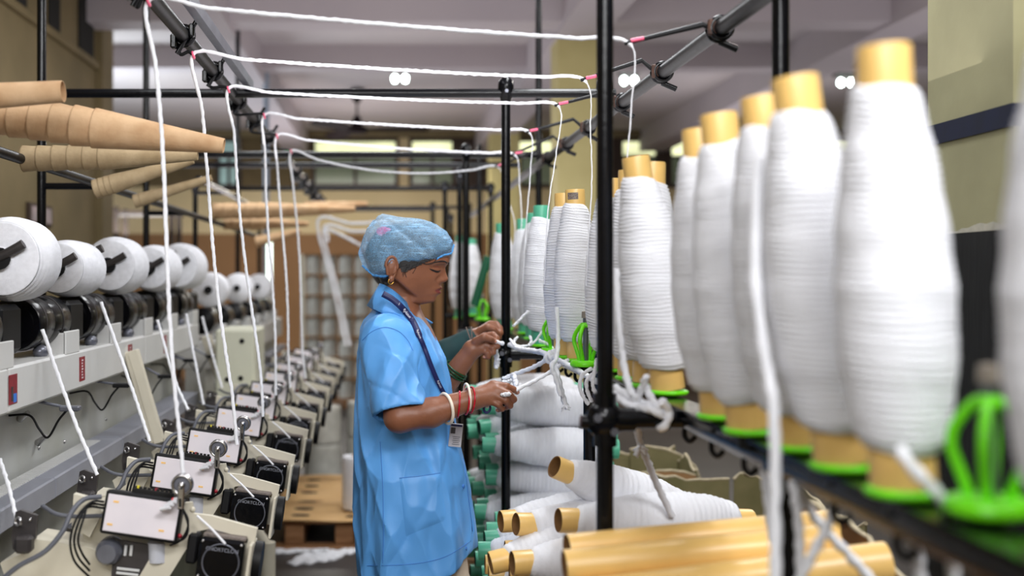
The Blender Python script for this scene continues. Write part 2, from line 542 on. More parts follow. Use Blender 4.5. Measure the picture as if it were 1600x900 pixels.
fx, fy = -.325, 12.4
t = thing('ceiling_fan', 'maroon ceiling fan hanging in the far hall', 'fan', (fx, fy, CEIL))
zc = EYE + (435 - 150) * fy / FOC
zm = EYE + (435 - 203) * fy / FOC
MB().cyl((fx, fy, zc + .05), (fx, fy, CEIL), .016).build('downrod', M['fan'], t)
MB().lathe([(.012, -.08), (.05, -.05), (.08, .06), (.075, .07)], 18, (fx, fy, zc)).build('canopy', M['fan'], t)
MB().cyl((fx, fy, zm), (fx, fy, zc), .012).build('rod', M['fan'], t)
MB().lathe([(.0, -.045), (.1, -.04), (.125, -.01), (.12, .02), (.06, .05), (.045, .12), (.03, .15), (0, .152)], 20, (fx, fy, zm)).build('motor_body', M['fan'], t)
for k in range(3):
    a = math.radians(-4 + 120 * k)
    d = Vector((math.cos(a), math.sin(a), 0)); e = Vector((-math.sin(a), math.cos(a), .45)).normalized()
    c0 = Vector((fx, fy, zm))
    mb = MB()
    poly = [c0 + d * .12 + e * -.03, c0 + d * .25 + e * -.065, c0 + d * .74 + e * -.075, c0 + d * .78 + e * .0, c0 + d * .74 + e * .075, c0 + d * .25 + e * .06, c0 + d * .12 + e * .03]
    mb.prism(poly, (0, 0, .012))
    mb.build('blade', M['fan'], t)

p = at(457, 228, 15.8)
t = thing('exit_sign', 'small green emergency sign high on the far wall', 'sign', (p.x, 15.9, p.z))
MB().box((p.x, 15.92, p.z), (.2, .08, .19), None, .01).build('sign_box', M['exit'], t)
mb = MB()
mb.ball((p.x + .02, 15.878, p.z + .045), (.014, .004, .014))
mb.prism([(p.x - .02, 15.879, p.z + .03), (p.x + .03, 15.879, p.z + .02), (p.x + .035, 15.879, p.z - .05), (p.x + .01, 15.879, p.z - .01), (p.x - .03, 15.879, p.z - .05), (p.x - .005, 15.879, p.z)], (0, -.003, 0))
mb.build('pictogram', M['exitd'], t)

t = thing('notice_frame', 'small framed notice on the left tan wall', 'notice', (XL + .02, 6.92, 1.83))
MB().box((XL + .012, 6.92, 1.83), (.024, .46, .13), None, .004).build('frame', M['frame'], t)
MB().box((XL + .026, 6.92, 1.83), (.004, .38, .09)).build('paper', mk('grey_notice', (150, 140, 140), .6, vscale=20, col2=(180, 160, 160)), t)

p0 = at(185, 318, 11.5)
t = thing('wooden_rack', 'dark wooden rack by the far wall left of the creel', 'rack', (p0.x + .2, 11.6, 0))
for xx in (0, .55):
    for yy in (11.4, 11.8):
        MB().box((p0.x + xx, yy, 1.08), (.05, .05, 2.16)).build('leg', M['frame'], t)
for zz in (.4, 1.0, 1.6, 2.1):
    MB().box((p0.x + .275, 11.6, zz), (.65, .5, .04)).build('shelf', M['frame'], t)

p = at(416, 120, 10.4)
MBc = MB().cyl((p.x, p.y, 1.4), (p.x, p.y, CEIL), .028)
tag(MBc.build('conduit_pipe', M['bluegrey']), 'pale blue grey vertical pipe hanging from the ceiling behind the creel', 'pipe')
p = at(421, 412, 9.4)
t = thing('glow_tube', 'bright upright glowing tube in the blurred machine background', 'lamp', (p.x, p.y, p.z - .2))  # made-up glowing tube on a foot, added for a bright upright streak
MB().cyl((p.x, p.y, p.z - .17), (p.x, p.y, p.z + .18), .022).build('glow_tube_body', M['glowtube'], t)
MB().cyl((p.x, p.y, 1.2), (p.x, p.y, p.z - .17), .03).build('glow_tube_foot', M['wmetal'], t)

# ------------------------------------------------------------------ creel frame
RT = .0148
creel = thing('creel_frame', 'black tube creel frame carrying the bobbins and yarn guides', 'frame', (.53, 2.0, 0))
def part_tube(name, a, b, r=RT, mat='black', parent=creel, seg=16):
    return MB().cyl(a, b, r, seg=seg).build(name, M[mat], parent)
posts = [(.378, 2.0, 3.3), (.683, 2.0, 1.99), (.382, 3.71, 2.07), (.70, 3.71, 2.07), (.362, 5.29, 2.04), (.71, 5.40, CEIL),
         (.378, 7.56, 2.06), (.68, 7.56, 2.05), (.378, 9.57, 2.06), (.68, 9.57, 2.05), (.39, 6.2, 2.02), (.585, 7.3, 2.3),
         (.50, 2.85, 1.2), (.533, 1.53, 1.19), (.53, 5.29, 1.2), (.53, 7.56, 1.2), (.53, 9.57, 1.96), (.60, 8.5, 1.96), (.45, 8.8, 1.96),
         (-1.125, 3.75, CEIL), (-1.107, 5.29, CEIL), (-1.1, 6.6, 1.99), (-1.09, 8.4, CEIL), (-1.1, 9.9, 2.05)]
for (x, y, zt) in posts:
    part_tube('post', (x, y, 0), (x, y, zt), RT if y < 8 else .017)
for (x, y, zt) in posts:
    if 1.9 < zt < 2.2:
        mb = MB()
        mb.lathe([(0, .03), (.012, .028), (.024, .015), (.026, -.005), (.021, -.03), (.0155, -.055)], 18, (x, y, zt))
        c = mb.build('clamp', M['black'], creel)
        MB().cyl((x, y - .03, zt - .02), (x, y - .02, zt - .02), .006, seg=6).build('bolt', M['steel'], c)
for (y, x0, x1, z) in [(3.71, -1.125, .735, 2.046), (5.29, -1.107, .71, 2.018), (6.1, -1.1, .70, 2.05), (7.56, -1.1, .68, 2.04), (9.57, -1.1, .68, 2.04), (9.9, -1.1, .4, 2.04)]:
    part_tube('crossbar', (x0, y, z), (x1, y, z))
ZR = EYE - .245
for (y, x0, x1) in [(2.0, .378, .70), (3.71, .382, .70), (5.29, .362, .71), (7.56, .378, .68)]:
    part_tube('rail_bracket', (x0, y, ZR), (x1, y, ZR), .0155)
for (x, y, z, r) in [(.378, 2.0, ZR, .034), (.382, 3.71, ZR, .03), (.70, 3.71, ZR, .03), (.36, 5.29, ZR, .03)]:
    mb = MB()
    mb.ball((x, y, z), (r, r * .8, r), 18, 10)
    mb.cyl((x, y, z - r * 1.35), (x, y, z + r * 1.35), .0205)
    mb.cyl((x, y, z - r * .2), (x - r * 1.25, y, z - r * .1), .012)
    mb.cyl((x, y, z), (x + r * 1.5, y, z), .021)
    c = mb.build('clamp', M['black'], creel)
    for (dx, dz) in ((-.5, .15), (.35, -.55)):
        MB().cyl((x + dx * r, y - r * .85, z + dz * r), (x + dx * r, y - r * .6, z + dz * r), .0075, seg=6).build('bolt', M['steel'], c)
# bobbin rail
part_tube('bobbin_rail', (.527, .6, ZR), (.527, 10, ZR), .019)
MB().box((.527 + .028, 5.2, ZR - .012), (.016, 9.2, .014)).build('rail_lip', M['brownrail'], creel)
MB().box((.527, 5.2, ZR + .019), (.05, 9.2, .006)).build('rail_strip', M['black'], creel)
for k in range(16):
    y = 1.02 + .17 * k
    MB().tube(catmull([(.527, y, ZR - .015), (.527, y, ZR - .034), (.535, y - .004, ZR - .043), (.545, y - .006, ZR - .034)], 4), .0045, 8).build('rail_hook', M['blackmatt'], creel)
mb = MB()
mb.cyl((.533, 1.53, ZR - .06), (.533, 1.53, ZR - .012), .021)
mb.box((.533, 1.53, ZR - .004), (.055, .06, .034), None, .008)
mb.build('clamp', M['black'], creel)
# guide rails
part_tube('guide_rail', (-.5, 1.3, 2.046), (-.5, 5.0, 2.046), .017, 'blackrail')
part_tube('guide_rail', (-.5, 5.9, 2.05), (-.5, 10, 2.05), .017)
part_tube('guide_rail', (.675, 1.1, 1.956), (.675, 10, 1.956), .017, 'blackrail')
MB().box((-.452, 2.7, 2.085), (.022, 2.2, .03)).build('steel_bar', M['steel'], creel)
part_tube('cone_rail', (-.92, 2.2, 1.75), (-.92, 8.2, 1.75), .013, 'blackrail')
part_tube('cone_rail', (-.92, 5.6, 1.94), (-.92, 8.2, 1.94), .013)
part_tube('cone_rail_bracket', (-1.125, 3.75, 1.75), (-.92, 3.75, 1.75), .011)
part_tube('cone_rail_bracket', (-1.107, 5.29, 1.75), (-.92, 5.29, 1.75), .011)
part_tube('cone_rail_bracket', (-1.1, 6.6, 1.94), (-.92, 6.6, 1.94), .011)
part_tube('cone_rail_bracket', (-1.6, 2.9, 1.84), (-.905, 2.9, 1.84), .007)

SG = [770, 636, 543, 465, 415, 372]
EYEL = [(232, 3), (302, 86), (357, 140), (413, 181), (433, 213), (455, 237)]
TIPR = [(985, 65), (915, 123), (873, 163), (828, 205), (805, 240), (778, 259)]
PULL = [(285, 757), (368, 701), (409, 656), (429, 622), (452, 610), (476, 595)]
for i, s in enumerate(SG):
    Y = FOC / s
    # right side: flat arm from the rail to the pink eye
    tip = ats(*TIPR[i], s)
    root = Vector((.66, Y, 1.956))
    knee = root.lerp(tip, .32) + Vector((0, 0, .028 if i > 0 else .012))
    knee = Vector((.625, Y, 1.985)) if i else Vector((.64, Y, 1.965))
    mb = MB()
    mb.tube([root, knee, tip + Vector((-.012, 0, -.004))], [.006, .006, .004], 8)
    arm = mb.build('guide_arm', M['blackmatt'], creel)
    MB().tube([tip + Vector((.026, -.004, .006)), tip + Vector((0, -.004, .001))], .0042, 8).build('guide_eye', M['pink'], arm)
    mb = MB()
    mb.box((.656, Y - .012, 1.957), (.018, .010, .034), None, .003)
    mb.build('clip', M['rust'], arm)
    mb = MB()
    mb.torus((.675, Y + .012, 1.956), (0, 1, 0), .021, .006)
    mb.torus((.675, Y - .012, 1.956), (0, 1, 0), .021, .006)
    mb.cyl((.675, Y, 1.93), (.71, Y, 1.915), .007)
    mb.build('rail_clamp', M['black'], creel)
    # left side: clamp and wire to the eye
    e = ats(*EYEL[i], s)
    mb = MB()
    mb.torus((-.5, Y, 2.046), (0, 1, 0), .022, .008)
    mb.box((-.478, Y - .01, 2.056), (.014, .022, .034), None, .004)
    mb.box((-.522, Y - .01, 2.030), (.016, .022, .036), None, .004)
    mb.cyl((-.515, Y - .01, 2.0), (-.46, Y - .01, 2.092), .006, seg=8)
    c = mb.build('rail_clamp', M['black'], creel)
    mb = MB()
    mb.tube(catmull([(-.515, Y, 2.02), (-.507, Y, 2.0), e + Vector((-.012, 0, .008)), e], 5), .0045, 8)
    mb.build('guide_wire', M['blackmatt'], c)
    MB().torus(e, (1, 0, .3), .008, .003, 14, 6).build('guide_eye', M['pink'], c)
for k in range(7):
    Y = 6.4 + .5 * k
    mb = MB()
    mb.torus((-.5, Y, 2.05), (0, 1, 0), .022, .009)
    mb.box((-.51, Y, 2.02), (.05, .04, .07), None, .006)
    mb.build('rail_clamp', M['black'], creel)

# ------------------------------------------------------------------ roving bobbins
def wind_profile(rows, seed, k=1.0, ridge=.0011, z0=.04, z1=.405):
    r_ = random.Random(seed)
    base = [(z0, .038), (z0 + .012, .0455), (.11, .0565), (.16, .0595), (.205, .0595), (.26, .0555), (.30, .0505), (.335, .045), (.37, .0382), (z1 - .009, .0325), (z1, .0275)]
    out = []
    for i in range(rows + 1):
        z = z0 + (z1 - z0) * i / rows
        for (a, b) in zip(base, base[1:]):
            if a[0] <= z <= b[0] + 1e-9:
                t = (z - a[0]) / (b[0] - a[0])
                t2 = t
                r = a[1] + (b[1] - a[1]) * t2
                break
        q = [0, .75, 1, .7][i % 4]
        if i % 4 == 0: amp = r_.uniform(.3, 1.5)
        out.append((.027 + (r - .027) * k + ridge * (q - .4) * amp + .0007 * math.sin(z * 97 + seed), z))
    return out

def make_bobbin(name, seed, tube, k=1.0, rows=200, seg=36, z1=.405, ridge=.0015):
    t = thing(name, '', 'bobbin')
    mb = MB()
    mb.lathe([(.0315, 0), (.032, .004), (.0318, .03), (.0265, .40), (.0262, .441), (.0252, .445)], 28)
    mb.lathe([(.0252, .445), (.0228, .444), (.0222, .438), (.022, .36)], 28, mi=1)
    mb.disc((0, 0, .365), (0, 0, 1), .022, 28, 1)
    mb.disc((0, 0, .002), (0, 0, -1), .0315, 28, 0)
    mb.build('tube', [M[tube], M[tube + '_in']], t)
    prof = wind_profile(rows, seed, k, z1=z1, ridge=ridge)
    prof = [(.029, prof[0][1] - .001)] + prof + [(.024, prof[-1][1] + .002)]
    ph = seed * 1.3
    def wob(i, a, r, z):
        return z + .0045 * math.sin(a + ph) + .0012 * math.sin(3 * a + z * 60), r * (1 + .008 * math.sin(2 * a + ph + z * 9)) + .0006 * math.sin(5 * a + i * 1.7)
    MB().lathe(prof, seg, wob=wob).build('winding', M['yarn'], t)
    return t

Yproto = [make_bobbin('roving_bobbin', s, 'ytube', k) for s, k in ((1, .93), (2, 1.04), (3, .97))]
Gproto = [make_bobbin('roving_bobbin', 5, 'gtube', 1.02)]
# along the creel rail, nearest first: X, Y, lean, colour, winding, wording
rail_b = [(.56, .925, -.02, 'y', 0, 'partly seen white roving bobbin at the right edge beyond the empty lime holder'),
          (.522, 1.166, -.045, 'y', 0, 'largest white roving bobbin on yellow tube, beside the yellow pillar'),
          (.524, 1.325, -.125, 'y', 1, 'tall white roving bobbin second from the pillar side, leaning left'),
          (.525, 1.474, -.105, 'y', 2, 'white roving bobbin third from the pillar, half hidden behind its neighbour'),
          (.513, 1.63, -.10, 'y', 0, 'white roving bobbin fourth from the pillar, bright front one of a pair'),
          (.522, 1.80, -.08, 'y', 1, 'white roving bobbin fifth from the pillar, rear one of a pair'),
          (.533, 2.185, -.14, 'y', 1, 'white roving bobbin leaning left just right of the tall black post'),
          (.529, 2.335, .02, 'y', 2, 'white roving bobbin behind the leaning one right of the black post'),
          (.532, 2.50, -.01, 'y', 0, 'white roving bobbin mostly hidden by the tall black post, right side'),
          (.527, 2.715, 0, 'y', 1, 'white roving bobbin showing a sliver left of the tall black post'),
          (.508, 3.05, -.025, 'y', 1, 'white roving bobbin with sticker on its yellow tube, left of the tall post'),
          (.493, 3.185, -.01, 'y', 2, 'white roving bobbin on yellow tube just behind the stickered one'),
          (.498, 3.72, 0, 'g', 0, 'white roving bobbin on green tube, nearest green one on the rail'),
          (.53, 4.15, 0, 'g', 0, 'white roving bobbin on green tube, second green one on the rail'),
          (.55, 4.55, -.03, 'g', 0, 'white roving bobbin on green tube right of the slim post, third green one'),
          (.50, 4.9, -.03, 'g', 0, 'white roving bobbin left of the slim post above the far hands'),
          (.40, 6.3, 0, 'g', 0, 'blurred white bobbin on green tube seen behind the woman\'s face'),
          (.50, 6.8, 0, 'g', 0, 'small blurred white bobbin on green tube between the far slim posts')]
usedY, usedG = set(), set()
ZB = EYE - .217
lime_disc = None
def make_disc(parent_loc):
    t = thing('bobbin_holder', '', 'holder', parent_loc)
    mb = MB()
    x, y, z = parent_loc
    mb.lathe([(0, -.003), (.034, -.003), (.0375, 0), (.0375, .004), (.034, .006), (0, .006)], 24, (x, y, z))
    mb.build('base_disc', M['lime'], t)
    MB().cyl((x, y, z - .024), (x, y, z - .003), .016).build('stud', M['blackmatt'], t)
    return t
holder0 = make_disc((0, 0, 0))
for n, (x, y, lean, c, wv, lab) in enumerate(rail_b):
    pr = (Yproto if c == 'y' else Gproto)[wv]
    key = (c, wv)
    if key in usedY:
        pr = clone(pr)
    usedY.add(key)
    fields(pr, lab, 'roving bobbins on the creel rail', (x, y, ZB + .007), (0, lean, n * 1.7))
    # keep the lean towards the aisle while turning each bobbin about its own axis
    pr.rotation_mode = 'QUATERNION'
    pr.rotation_quaternion = (Matrix.Rotation(lean, 4, 'Y') @ Matrix.Rotation(n * 1.7, 4, 'Z')).to_quaternion()
    h = holder0 if n == 0 else clone(holder0)
    fields(h, 'lime disc on the rail, %s from the right edge of the frame' % ORD[n], 'lime holder discs', (x, y, ZB))
# sticker on the tube of the bobbin left of the tall post
stb = [o for o in COL.objects if o.get('label', '').startswith('white roving bobbin with sticker')][0]
q = stb.rotation_quaternion.inverted()
mb = MB()
for k in range(5):
    a = -math.pi / 2 - .95 + k * .22
    a2 = a + .22
    vs = [Vector((.0268 * math.cos(b), .0268 * math.sin(b), z)) for b in (a, a2) for z in (.418, .436)]
    mb.add([q.to_matrix() @ (v - Vector((0, 0, 0))) if False else (Matrix.Rotation(-10 * 1.7, 3, 'Z') @ v) for v in vs], [(0, 2, 3, 1)])
mb.build('sticker', mk('grey_sticker', (150, 140, 132), .5, vscale=300, col2=(90, 70, 66)), stb, local=True)

# empty lime holders with ribs and pin
def empty_holder(loc, label, k=1.0):
    x, y, z = loc
    t = thing('empty_bobbin_holder', label, 'holder', loc)
    MB().lathe([(0, -.003), (.036 * k, -.003), (.039 * k, 0), (.039 * k, .005), (.034 * k, .012), (0, .012)], 24, loc).build('base_disc', M['lime'], t)
    for j in range(4):
        a = j * 2 * math.pi / 4 + .95
        pts = []
        for (r, h) in ((.017, .006), (.019, .02), (.027, .042), (.032, .058), (.030, .074), (.019, .092), (.010, .101)):
            pts.append(Vector((x + r * k * math.cos(a), y + r * k * math.sin(a), z + h)))
        MB().tube(catmull(pts, 4), .0052, 8).build('rib', M['lime'], t)
    MB().lathe([(.0, .108), (.012, .106), (.014, .098), (.011, .094), (0, .094)], 16, loc).build('top_collar', M['lime'], t)
    MB().cyl((x, y, z), (x, y, z + .122), .007).build('pin', M['steel'], t)
    MB().lathe([(0, .136), (.010, .134), (.0105, .118), (0, .117)], 12, loc).build('pin_knob', mk('dusty_knob', (150, 140, 128), .6), t)
    MB().cyl((x, y, z - .024), (x, y, z - .003), .016).build('stud', M['blackmatt'], t)
    return t
empty_holder((.555, 1.062, ZB + .003), 'empty lime green bobbin holder with open ribs at the right edge')
empty_holder((.497, 2.885, ZB), 'empty lime green bobbin holder just left of the tall black post')
empty_holder((.49, 3.40, ZB), 'empty lime holder peeking out left of the stickered bobbin')
empty_holder((.50, 6.05, ZB), 'distant blurred lime holder behind the far hands')
mb = MB()
p = at(741, 478, 5.75); q = at(762, 402, 5.75)
t = thing('bare_tube', 'dark green bare tube tilted among the far slim posts', 'tube', p)
MB().tube([p, q], [.022, .02], 16).build('tube_wall', M['dgreen'], t)
MB().torus(q, q - p, .018, .004).build('rim', M['dgreen'], t)

# ------------------------------------------------------------------ roving strands
def strand(label, pts, r=.0048, n=40, group=None, name='roving_strand', mat='strand', jit=.0007, lobe=.14, thin=0):
    P = catmull(pts, max(6, n // max(1, len(pts) - 1)))
    rr = random.Random(len(label) + int(abs(P[0].x) * 1000))
    for i in range(1, len(P) - 1):
        P[i] = P[i] + Vector((rr.uniform(-jit, jit), rr.uniform(-jit, jit), rr.uniform(-jit, jit)))
    mb = MB()
    mb.tube(P, [r * rr.uniform(.93, 1.08) * (.36 if i < thin else 1) for i, _ in enumerate(P)], 9, True, lobe, 130)
    o = mb.build(name, M[mat])
    c = sum(P, Vector()) / len(P)
    base = P[0].copy()
    o.location = base
    o.data.transform(Matrix.Translation(-base))
    tag(o, label, 'yarn', group)
    return o

sagpx = [0, 0, 0, 0, .006, .052]
dest = [(.529, 2.335), (.527, 2.715), (.493, 3.185), (.498, 3.72), (.53, 4.15), (.55, 4.55)]
for i, s in enumerate(SG):
    tip = ats(*TIPR[i], s); e = ats(*EYEL[i], s); pl = ats(*PULL[i], s)
    dx, dy = dest[i]
    top = Vector((dx - .035, dy - .01, ZB + .40))
    pts = [Vector((dx - .062, dy - .02, ZB + .20)), Vector((dx - .058, dy - .025, ZB + .30)), top + Vector((-.012, 0, .03)), top.lerp(tip, .55), tip + Vector((0, 0, -.006))]
    n1 = len(pts)
    for k in range(1, 8):
        f = k / 8
        q = tip.lerp(e, f)
        q.z -= (sagpx[i] + .006) * 4 * f * (1 - f)
        pts.append(q)
    pts.append(e + Vector((0, 0, .003)))
    for k in range(1, 8):
        q = (e + Vector((.002, 0, -.012))).lerp(pl + Vector((.004, -.004, .012)), k / 8)
        q.x += .006 * math.sin(k * .8 + i)
        pts.append(q)
    pts.append(pl + Vector((.004, -.004, .010)))
    strand('white roving strand over the creel, %s from the front, down to a winding unit' % ORD[i], pts, .0043, 230, 'rovings crossing the aisle', thin=4 * max(6, 230 // (len(pts) - 1)))

# strands of the farther creel
for j, (eL, tR, dn) in enumerate([((497, 345), (600, 347), (540, 540)), ((506, 357), (600, 360), (547, 540)), ((512, 358), (610, 412), (512, 378))]):
    s = 225
    pts = [ats(*tR, s), ats(*((eL[0] + tR[0]) / 2, (eL[1] + tR[1]) / 2 + (3 if j < 2 else -3)), s), ats(*eL, s), ats(eL[0] + (dn[0] - eL[0]) * .5, eL[1] + (dn[1] - eL[1]) * .5, s), ats(*dn, s)]
    strand(['blurred white roving behind the hair cap, upper of three', 'blurred white roving behind the hair cap, middle of three', 'blurred slack white roving drooping behind the hair cap'][j], pts, .0105, 60)

# loose strands about the rail: (pixels, depth) lists
loose = [
 ('white roving hanging down past the front bobbins, nearest of the hanging ones', [(1186, 250, 1.36), (1180, 420, 1.34), (1196, 560, 1.32), (1209, 640, 1.3), (1211, 770, 1.3), (1212, 900, 1.3), (1213, 990, 1.3)], .0066),
 ('white roving tail slanting over the yellow base of the largest bobbin', [(1402, 700, 1.09), (1430, 735, 1.08), (1462, 768, 1.08), (1482, 792, 1.10)], .0058),
 ('white roving tail hanging straight below the rail beside the right rear post', [(1238, 752, 1.45), (1246, 800, 1.45), (1250, 860, 1.45), (1252, 960, 1.45)], .0058),
 ('white roving slanting down right below the rail, long one of a crossed pair', [(1244, 756, 1.50), (1278, 815, 1.5), (1320, 860, 1.5), (1375, 920, 1.5)], .0062),
 ('white roving slanting down left below the rail, short one of a crossed pair', [(1306, 788, 1.38), (1290, 828, 1.38), (1262, 880, 1.38), (1240, 930, 1.38)], .006),
 ('pale roving tail below the rail under the largest bobbin', [(1428, 838, 1.2), (1434, 868, 1.2), (1442, 930, 1.2)], .006),
 ('pale roving tail below the rail, rightmost of the hanging ones', [(1486, 845, 1.15), (1489, 880, 1.15), (1492, 940, 1.15)], .006),
 ('pale roving tail hanging below the rail left of the long hanging strand', [(1192, 722, 1.6), (1196, 760, 1.6), (1200, 800, 1.6), (1208, 850, 1.6)], .005),
 ('white roving with frayed knot dropping beside the torn cartons', [(990, 640, 2.12), (1000, 690, 2.3), (1012, 722, 2.36), (1028, 760, 2.4), (1050, 806, 2.42)], .0070),
 ('white roving tied round the black rail bracket', [(1034, 628, 1.965), (1044, 640, 1.975), (1042, 660, 1.972), (1034, 668, 1.975), (1030, 664, 2.02), (1031, 640, 2.025), (1036, 626, 2.0)], .0068),
 ('thick white roving rope running along the rail to the wrapped bracket', [(960, 605, 2.10), (985, 622, 2.06), (1010, 632, 2.02), (1036, 640, 1.975)], .0075),
 ('second white roving rope running along the rail right of the tall post', [(957, 616, 2.08), (985, 634, 2.03), (1015, 640, 1.99), (1038, 650, 1.97)], .0065),
 ('white roving climbing beside the leaning bobbin right of the tall post', [(962, 420, 2.06), (966, 500, 2.06), (973, 560, 2.06), (985, 610, 2.04), (995, 622, 2.03)], .0062),
 ('short white roving tail sticking up from the rope right of the tall post', [(990, 640, 2.03), (1000, 612, 2.02), (1010, 588, 2.0)], .006),
 ('white roving falling from the rope behind the rail bracket', [(1008, 600, 2.04), (1016, 618, 2.02), (1026, 636, 1.99)], .0062),
 ('thick twisted roving rope along the rail between the posts', [(843, 548, 3.2), (858, 556, 3.08), (880, 566, 2.98), (905, 580, 2.86), (925, 592, 2.75), (948, 604, 2.62)], .0068),
 ('white roving from the knot down to the slim post', [(862, 556, 3.08), (835, 573, 3.15), (806, 584, 3.2), (786, 592, 3.22)], .0058),
 ('short white roving end beside the slim post below the knot', [(786, 597, 3.2), (796, 596, 3.2), (804, 590, 3.2)], .005),
 ('white roving tail hanging beside the slim post under the knot', [(802, 584, 3.16), (806, 600, 3.14), (808, 612, 3.12)], .0075),
 ('white roving tail with frayed end hanging below the rail', [(866, 566, 3.0), (872, 590, 2.98), (878, 615, 2.98), (884, 634, 2.98)], .007),
 ('white roving loop over the rope below the lime holder', [(870, 480, 2.96), (872, 530, 2.96), (869, 560, 2.95), (862, 572, 2.95), (868, 590, 2.95), (876, 618, 2.95)], .0058),
 ('white roving tail hanging left of the tall post, leftmost of three', [(925, 575, 2.72), (910, 586, 2.72), (906, 605, 2.72), (913, 622, 2.72), (920, 632, 2.72)], .0044),
 ('white roving tail hanging left of the tall post, middle of three', [(932, 580, 2.70), (918, 592, 2.7), (917, 608, 2.7), (924, 628, 2.7)], .0044),
 ('white roving tail hanging left of the tall post, closest to it', [(933, 560, 2.64), (928, 585, 2.64), (926, 602, 2.64), (931, 616, 2.64)], .0044),
 ('thin white roving draped across the green based bobbin', [(870, 462, 3.45), (862, 490, 3.42), (846, 520, 3.42), (830, 538, 3.42), (806, 540, 3.42), (797, 530, 3.45)], .0035),
 ('thin white roving slanting up from behind the slim post', [(802, 510, 3.5), (812, 500, 3.5), (826, 486, 3.5)], .0042),
 ('short white roving over the green bobbin base', [(842, 532, 3.4), (856, 538, 3.4), (867, 548, 3.38)], .0045),
 ('white roving heap strand lying along the rail left of the knot', [(796, 538, 3.45), (812, 545, 3.4), (832, 548, 3.3), (852, 552, 3.15)], .007),
 ('short vertical roving end in front of the green bobbin bases, left one', [(806, 540, 3.43), (803, 534, 3.44), (808, 527, 3.45)], .004),
 ('short vertical roving end in front of the green bobbin bases, right one', [(826, 540, 3.41), (830, 533, 3.42), (828, 525, 3.43)], .004),
 ('white roving pulled taut from the pinching fingers to the rail rope', [(800, 614, 2.945), (815, 605, 2.95), (850, 587, 2.98), (888, 562, 3.0)], .0052),
 ('short white roving stub emerging from the nearer hand', [(784, 617, 2.915), (792, 616, 2.905), (796, 615.5, 2.905)], .0052),
 ('short white roving held by the upper hands', [(766, 532, 3.29), (775, 534, 3.29), (786, 537, 3.3)], .0055),
 ('pale roving loop hanging under the upper hands', [(772, 540, 3.36), (776, 556, 3.4), (775, 575, 3.4), (779, 560, 3.4)], .007),
]
for (lab, pp, r) in loose:
    strand(lab, [at(*p) for p in pp], r, 40)
# the knot
mb = MB()
kc = at(862, 557, 3.06)
for k in range(3):
    mb.torus(kc + Vector((.004 * k - .004, 0, .004 * (k - 1))), (math.sin(k * 2.1), math.cos(k * 2.1), .5), .012, .0065, 20, 8)
mb.ball(kc, (.014, .013, .014))
mb.cyl(kc + Vector((.004, 0, -.01)), kc + Vector((.006, 0, -.045)), .009, .011)
tag(mb.build('roving_knot', M['strand']), 'white knot of roving tied on the rail rope between the posts', 'knot')
# frayed ends
for (px, py, Y, lab) in [(883, 634, 2.98, 'frayed white tuft at the end of the hanging roving tail'), (1000, 700, 2.3, 'frayed white tuft on the strand beside the torn cartons')]:
    c = at(px, py, Y)
    mb = MB()
    rr = random.Random(int(px))
    for k in range(14):
        d = Vector((rr.uniform(-1, 1), rr.uniform(-1, 1), rr.uniform(-1.2, .6))).normalized()
        mb.tube([c, c + d * .008, c + d * .018 + Vector((0, 0, -.003))], [.005, .004, .001], 6)
    tag(mb.build('frayed_tuft', M['strand']), lab, 'yarn')
# ------------------------------------------------------------------ winding machine on the left
mach = thing('winding_machine', 'long white and beige winding machine with black drums on the left', 'machine', (-.95, 4.5, 0))
YA, YB = 1.7, 5.15
def mpart(mb, name, mat, parent=mach):
    return mb.build(name, M[mat] if isinstance(mat, str) else mat, parent)
for (y0, y1, nm) in [(1.2, 2.585, 'front_beam'), (2.59, 4.05, 'front_beam'), (4.055, 5.2, 'front_beam')]:
    mpart(rng_box(MB(), -1.0, -.85, y0, y1, 1.145, 1.25, .006), nm, 'wmetal')
mpart(rng_box(MB(), -1.35, -1.0, 1.2, 5.2, 1.16, 1.235, .004), 'rear_shelf', 'gmetal')
mpart(rng_box(MB(), -1.0, -.965, 1.2, 5.2, .70, 1.145), 'back_panel', 'gpanel')
for (y0, y1) in [(1.2, 2.2), (2.205, 2.95), (2.955, 3.7), (3.705, 5.2)]:
    mpart(rng_box(MB(), -.95, -.85, y0, y1, .885, .94, .004), 'lower_rail', 'gmetal')
# fine ribbed strip lying on the lower rail
mb = MB()
for k in range(120):
    y = 1.7 + k * .016
    rng_box(mb, -.945, -.90, y, y + .009, .94, .943)
tag(mb.build('rail_ribs', M['wmetal'], mach), kind='stuff')
mpart(rng_box(MB(), -.80, -.56, 1.2, 5.3, .74, .80, .02), 'bed', 'beige')
mpart(rng_box(MB(), -1.0, -.66, 1.2, 5.3, .30, .62, .02), 'bed_skirt', mk('dark_green_interior', (84, 86, 70), .6))  # greenish skirt with the dark of the machine interior put into its colour
for y in (1.5, 3.2, 5.0):
    mpart(rng_box(MB(), -1.05, -.72, y, y + .12, 0, .30, .01), 'foot', 'beige')
mpart(MB().cyl((-.43, 4.15, 0), (-.43, 4.15, .50), .028), 'support_leg', 'beige')
mpart(MB().cyl((-.62, 4.15, .75), (-.43, 4.15, .48), .022), 'support_arm', 'beige')
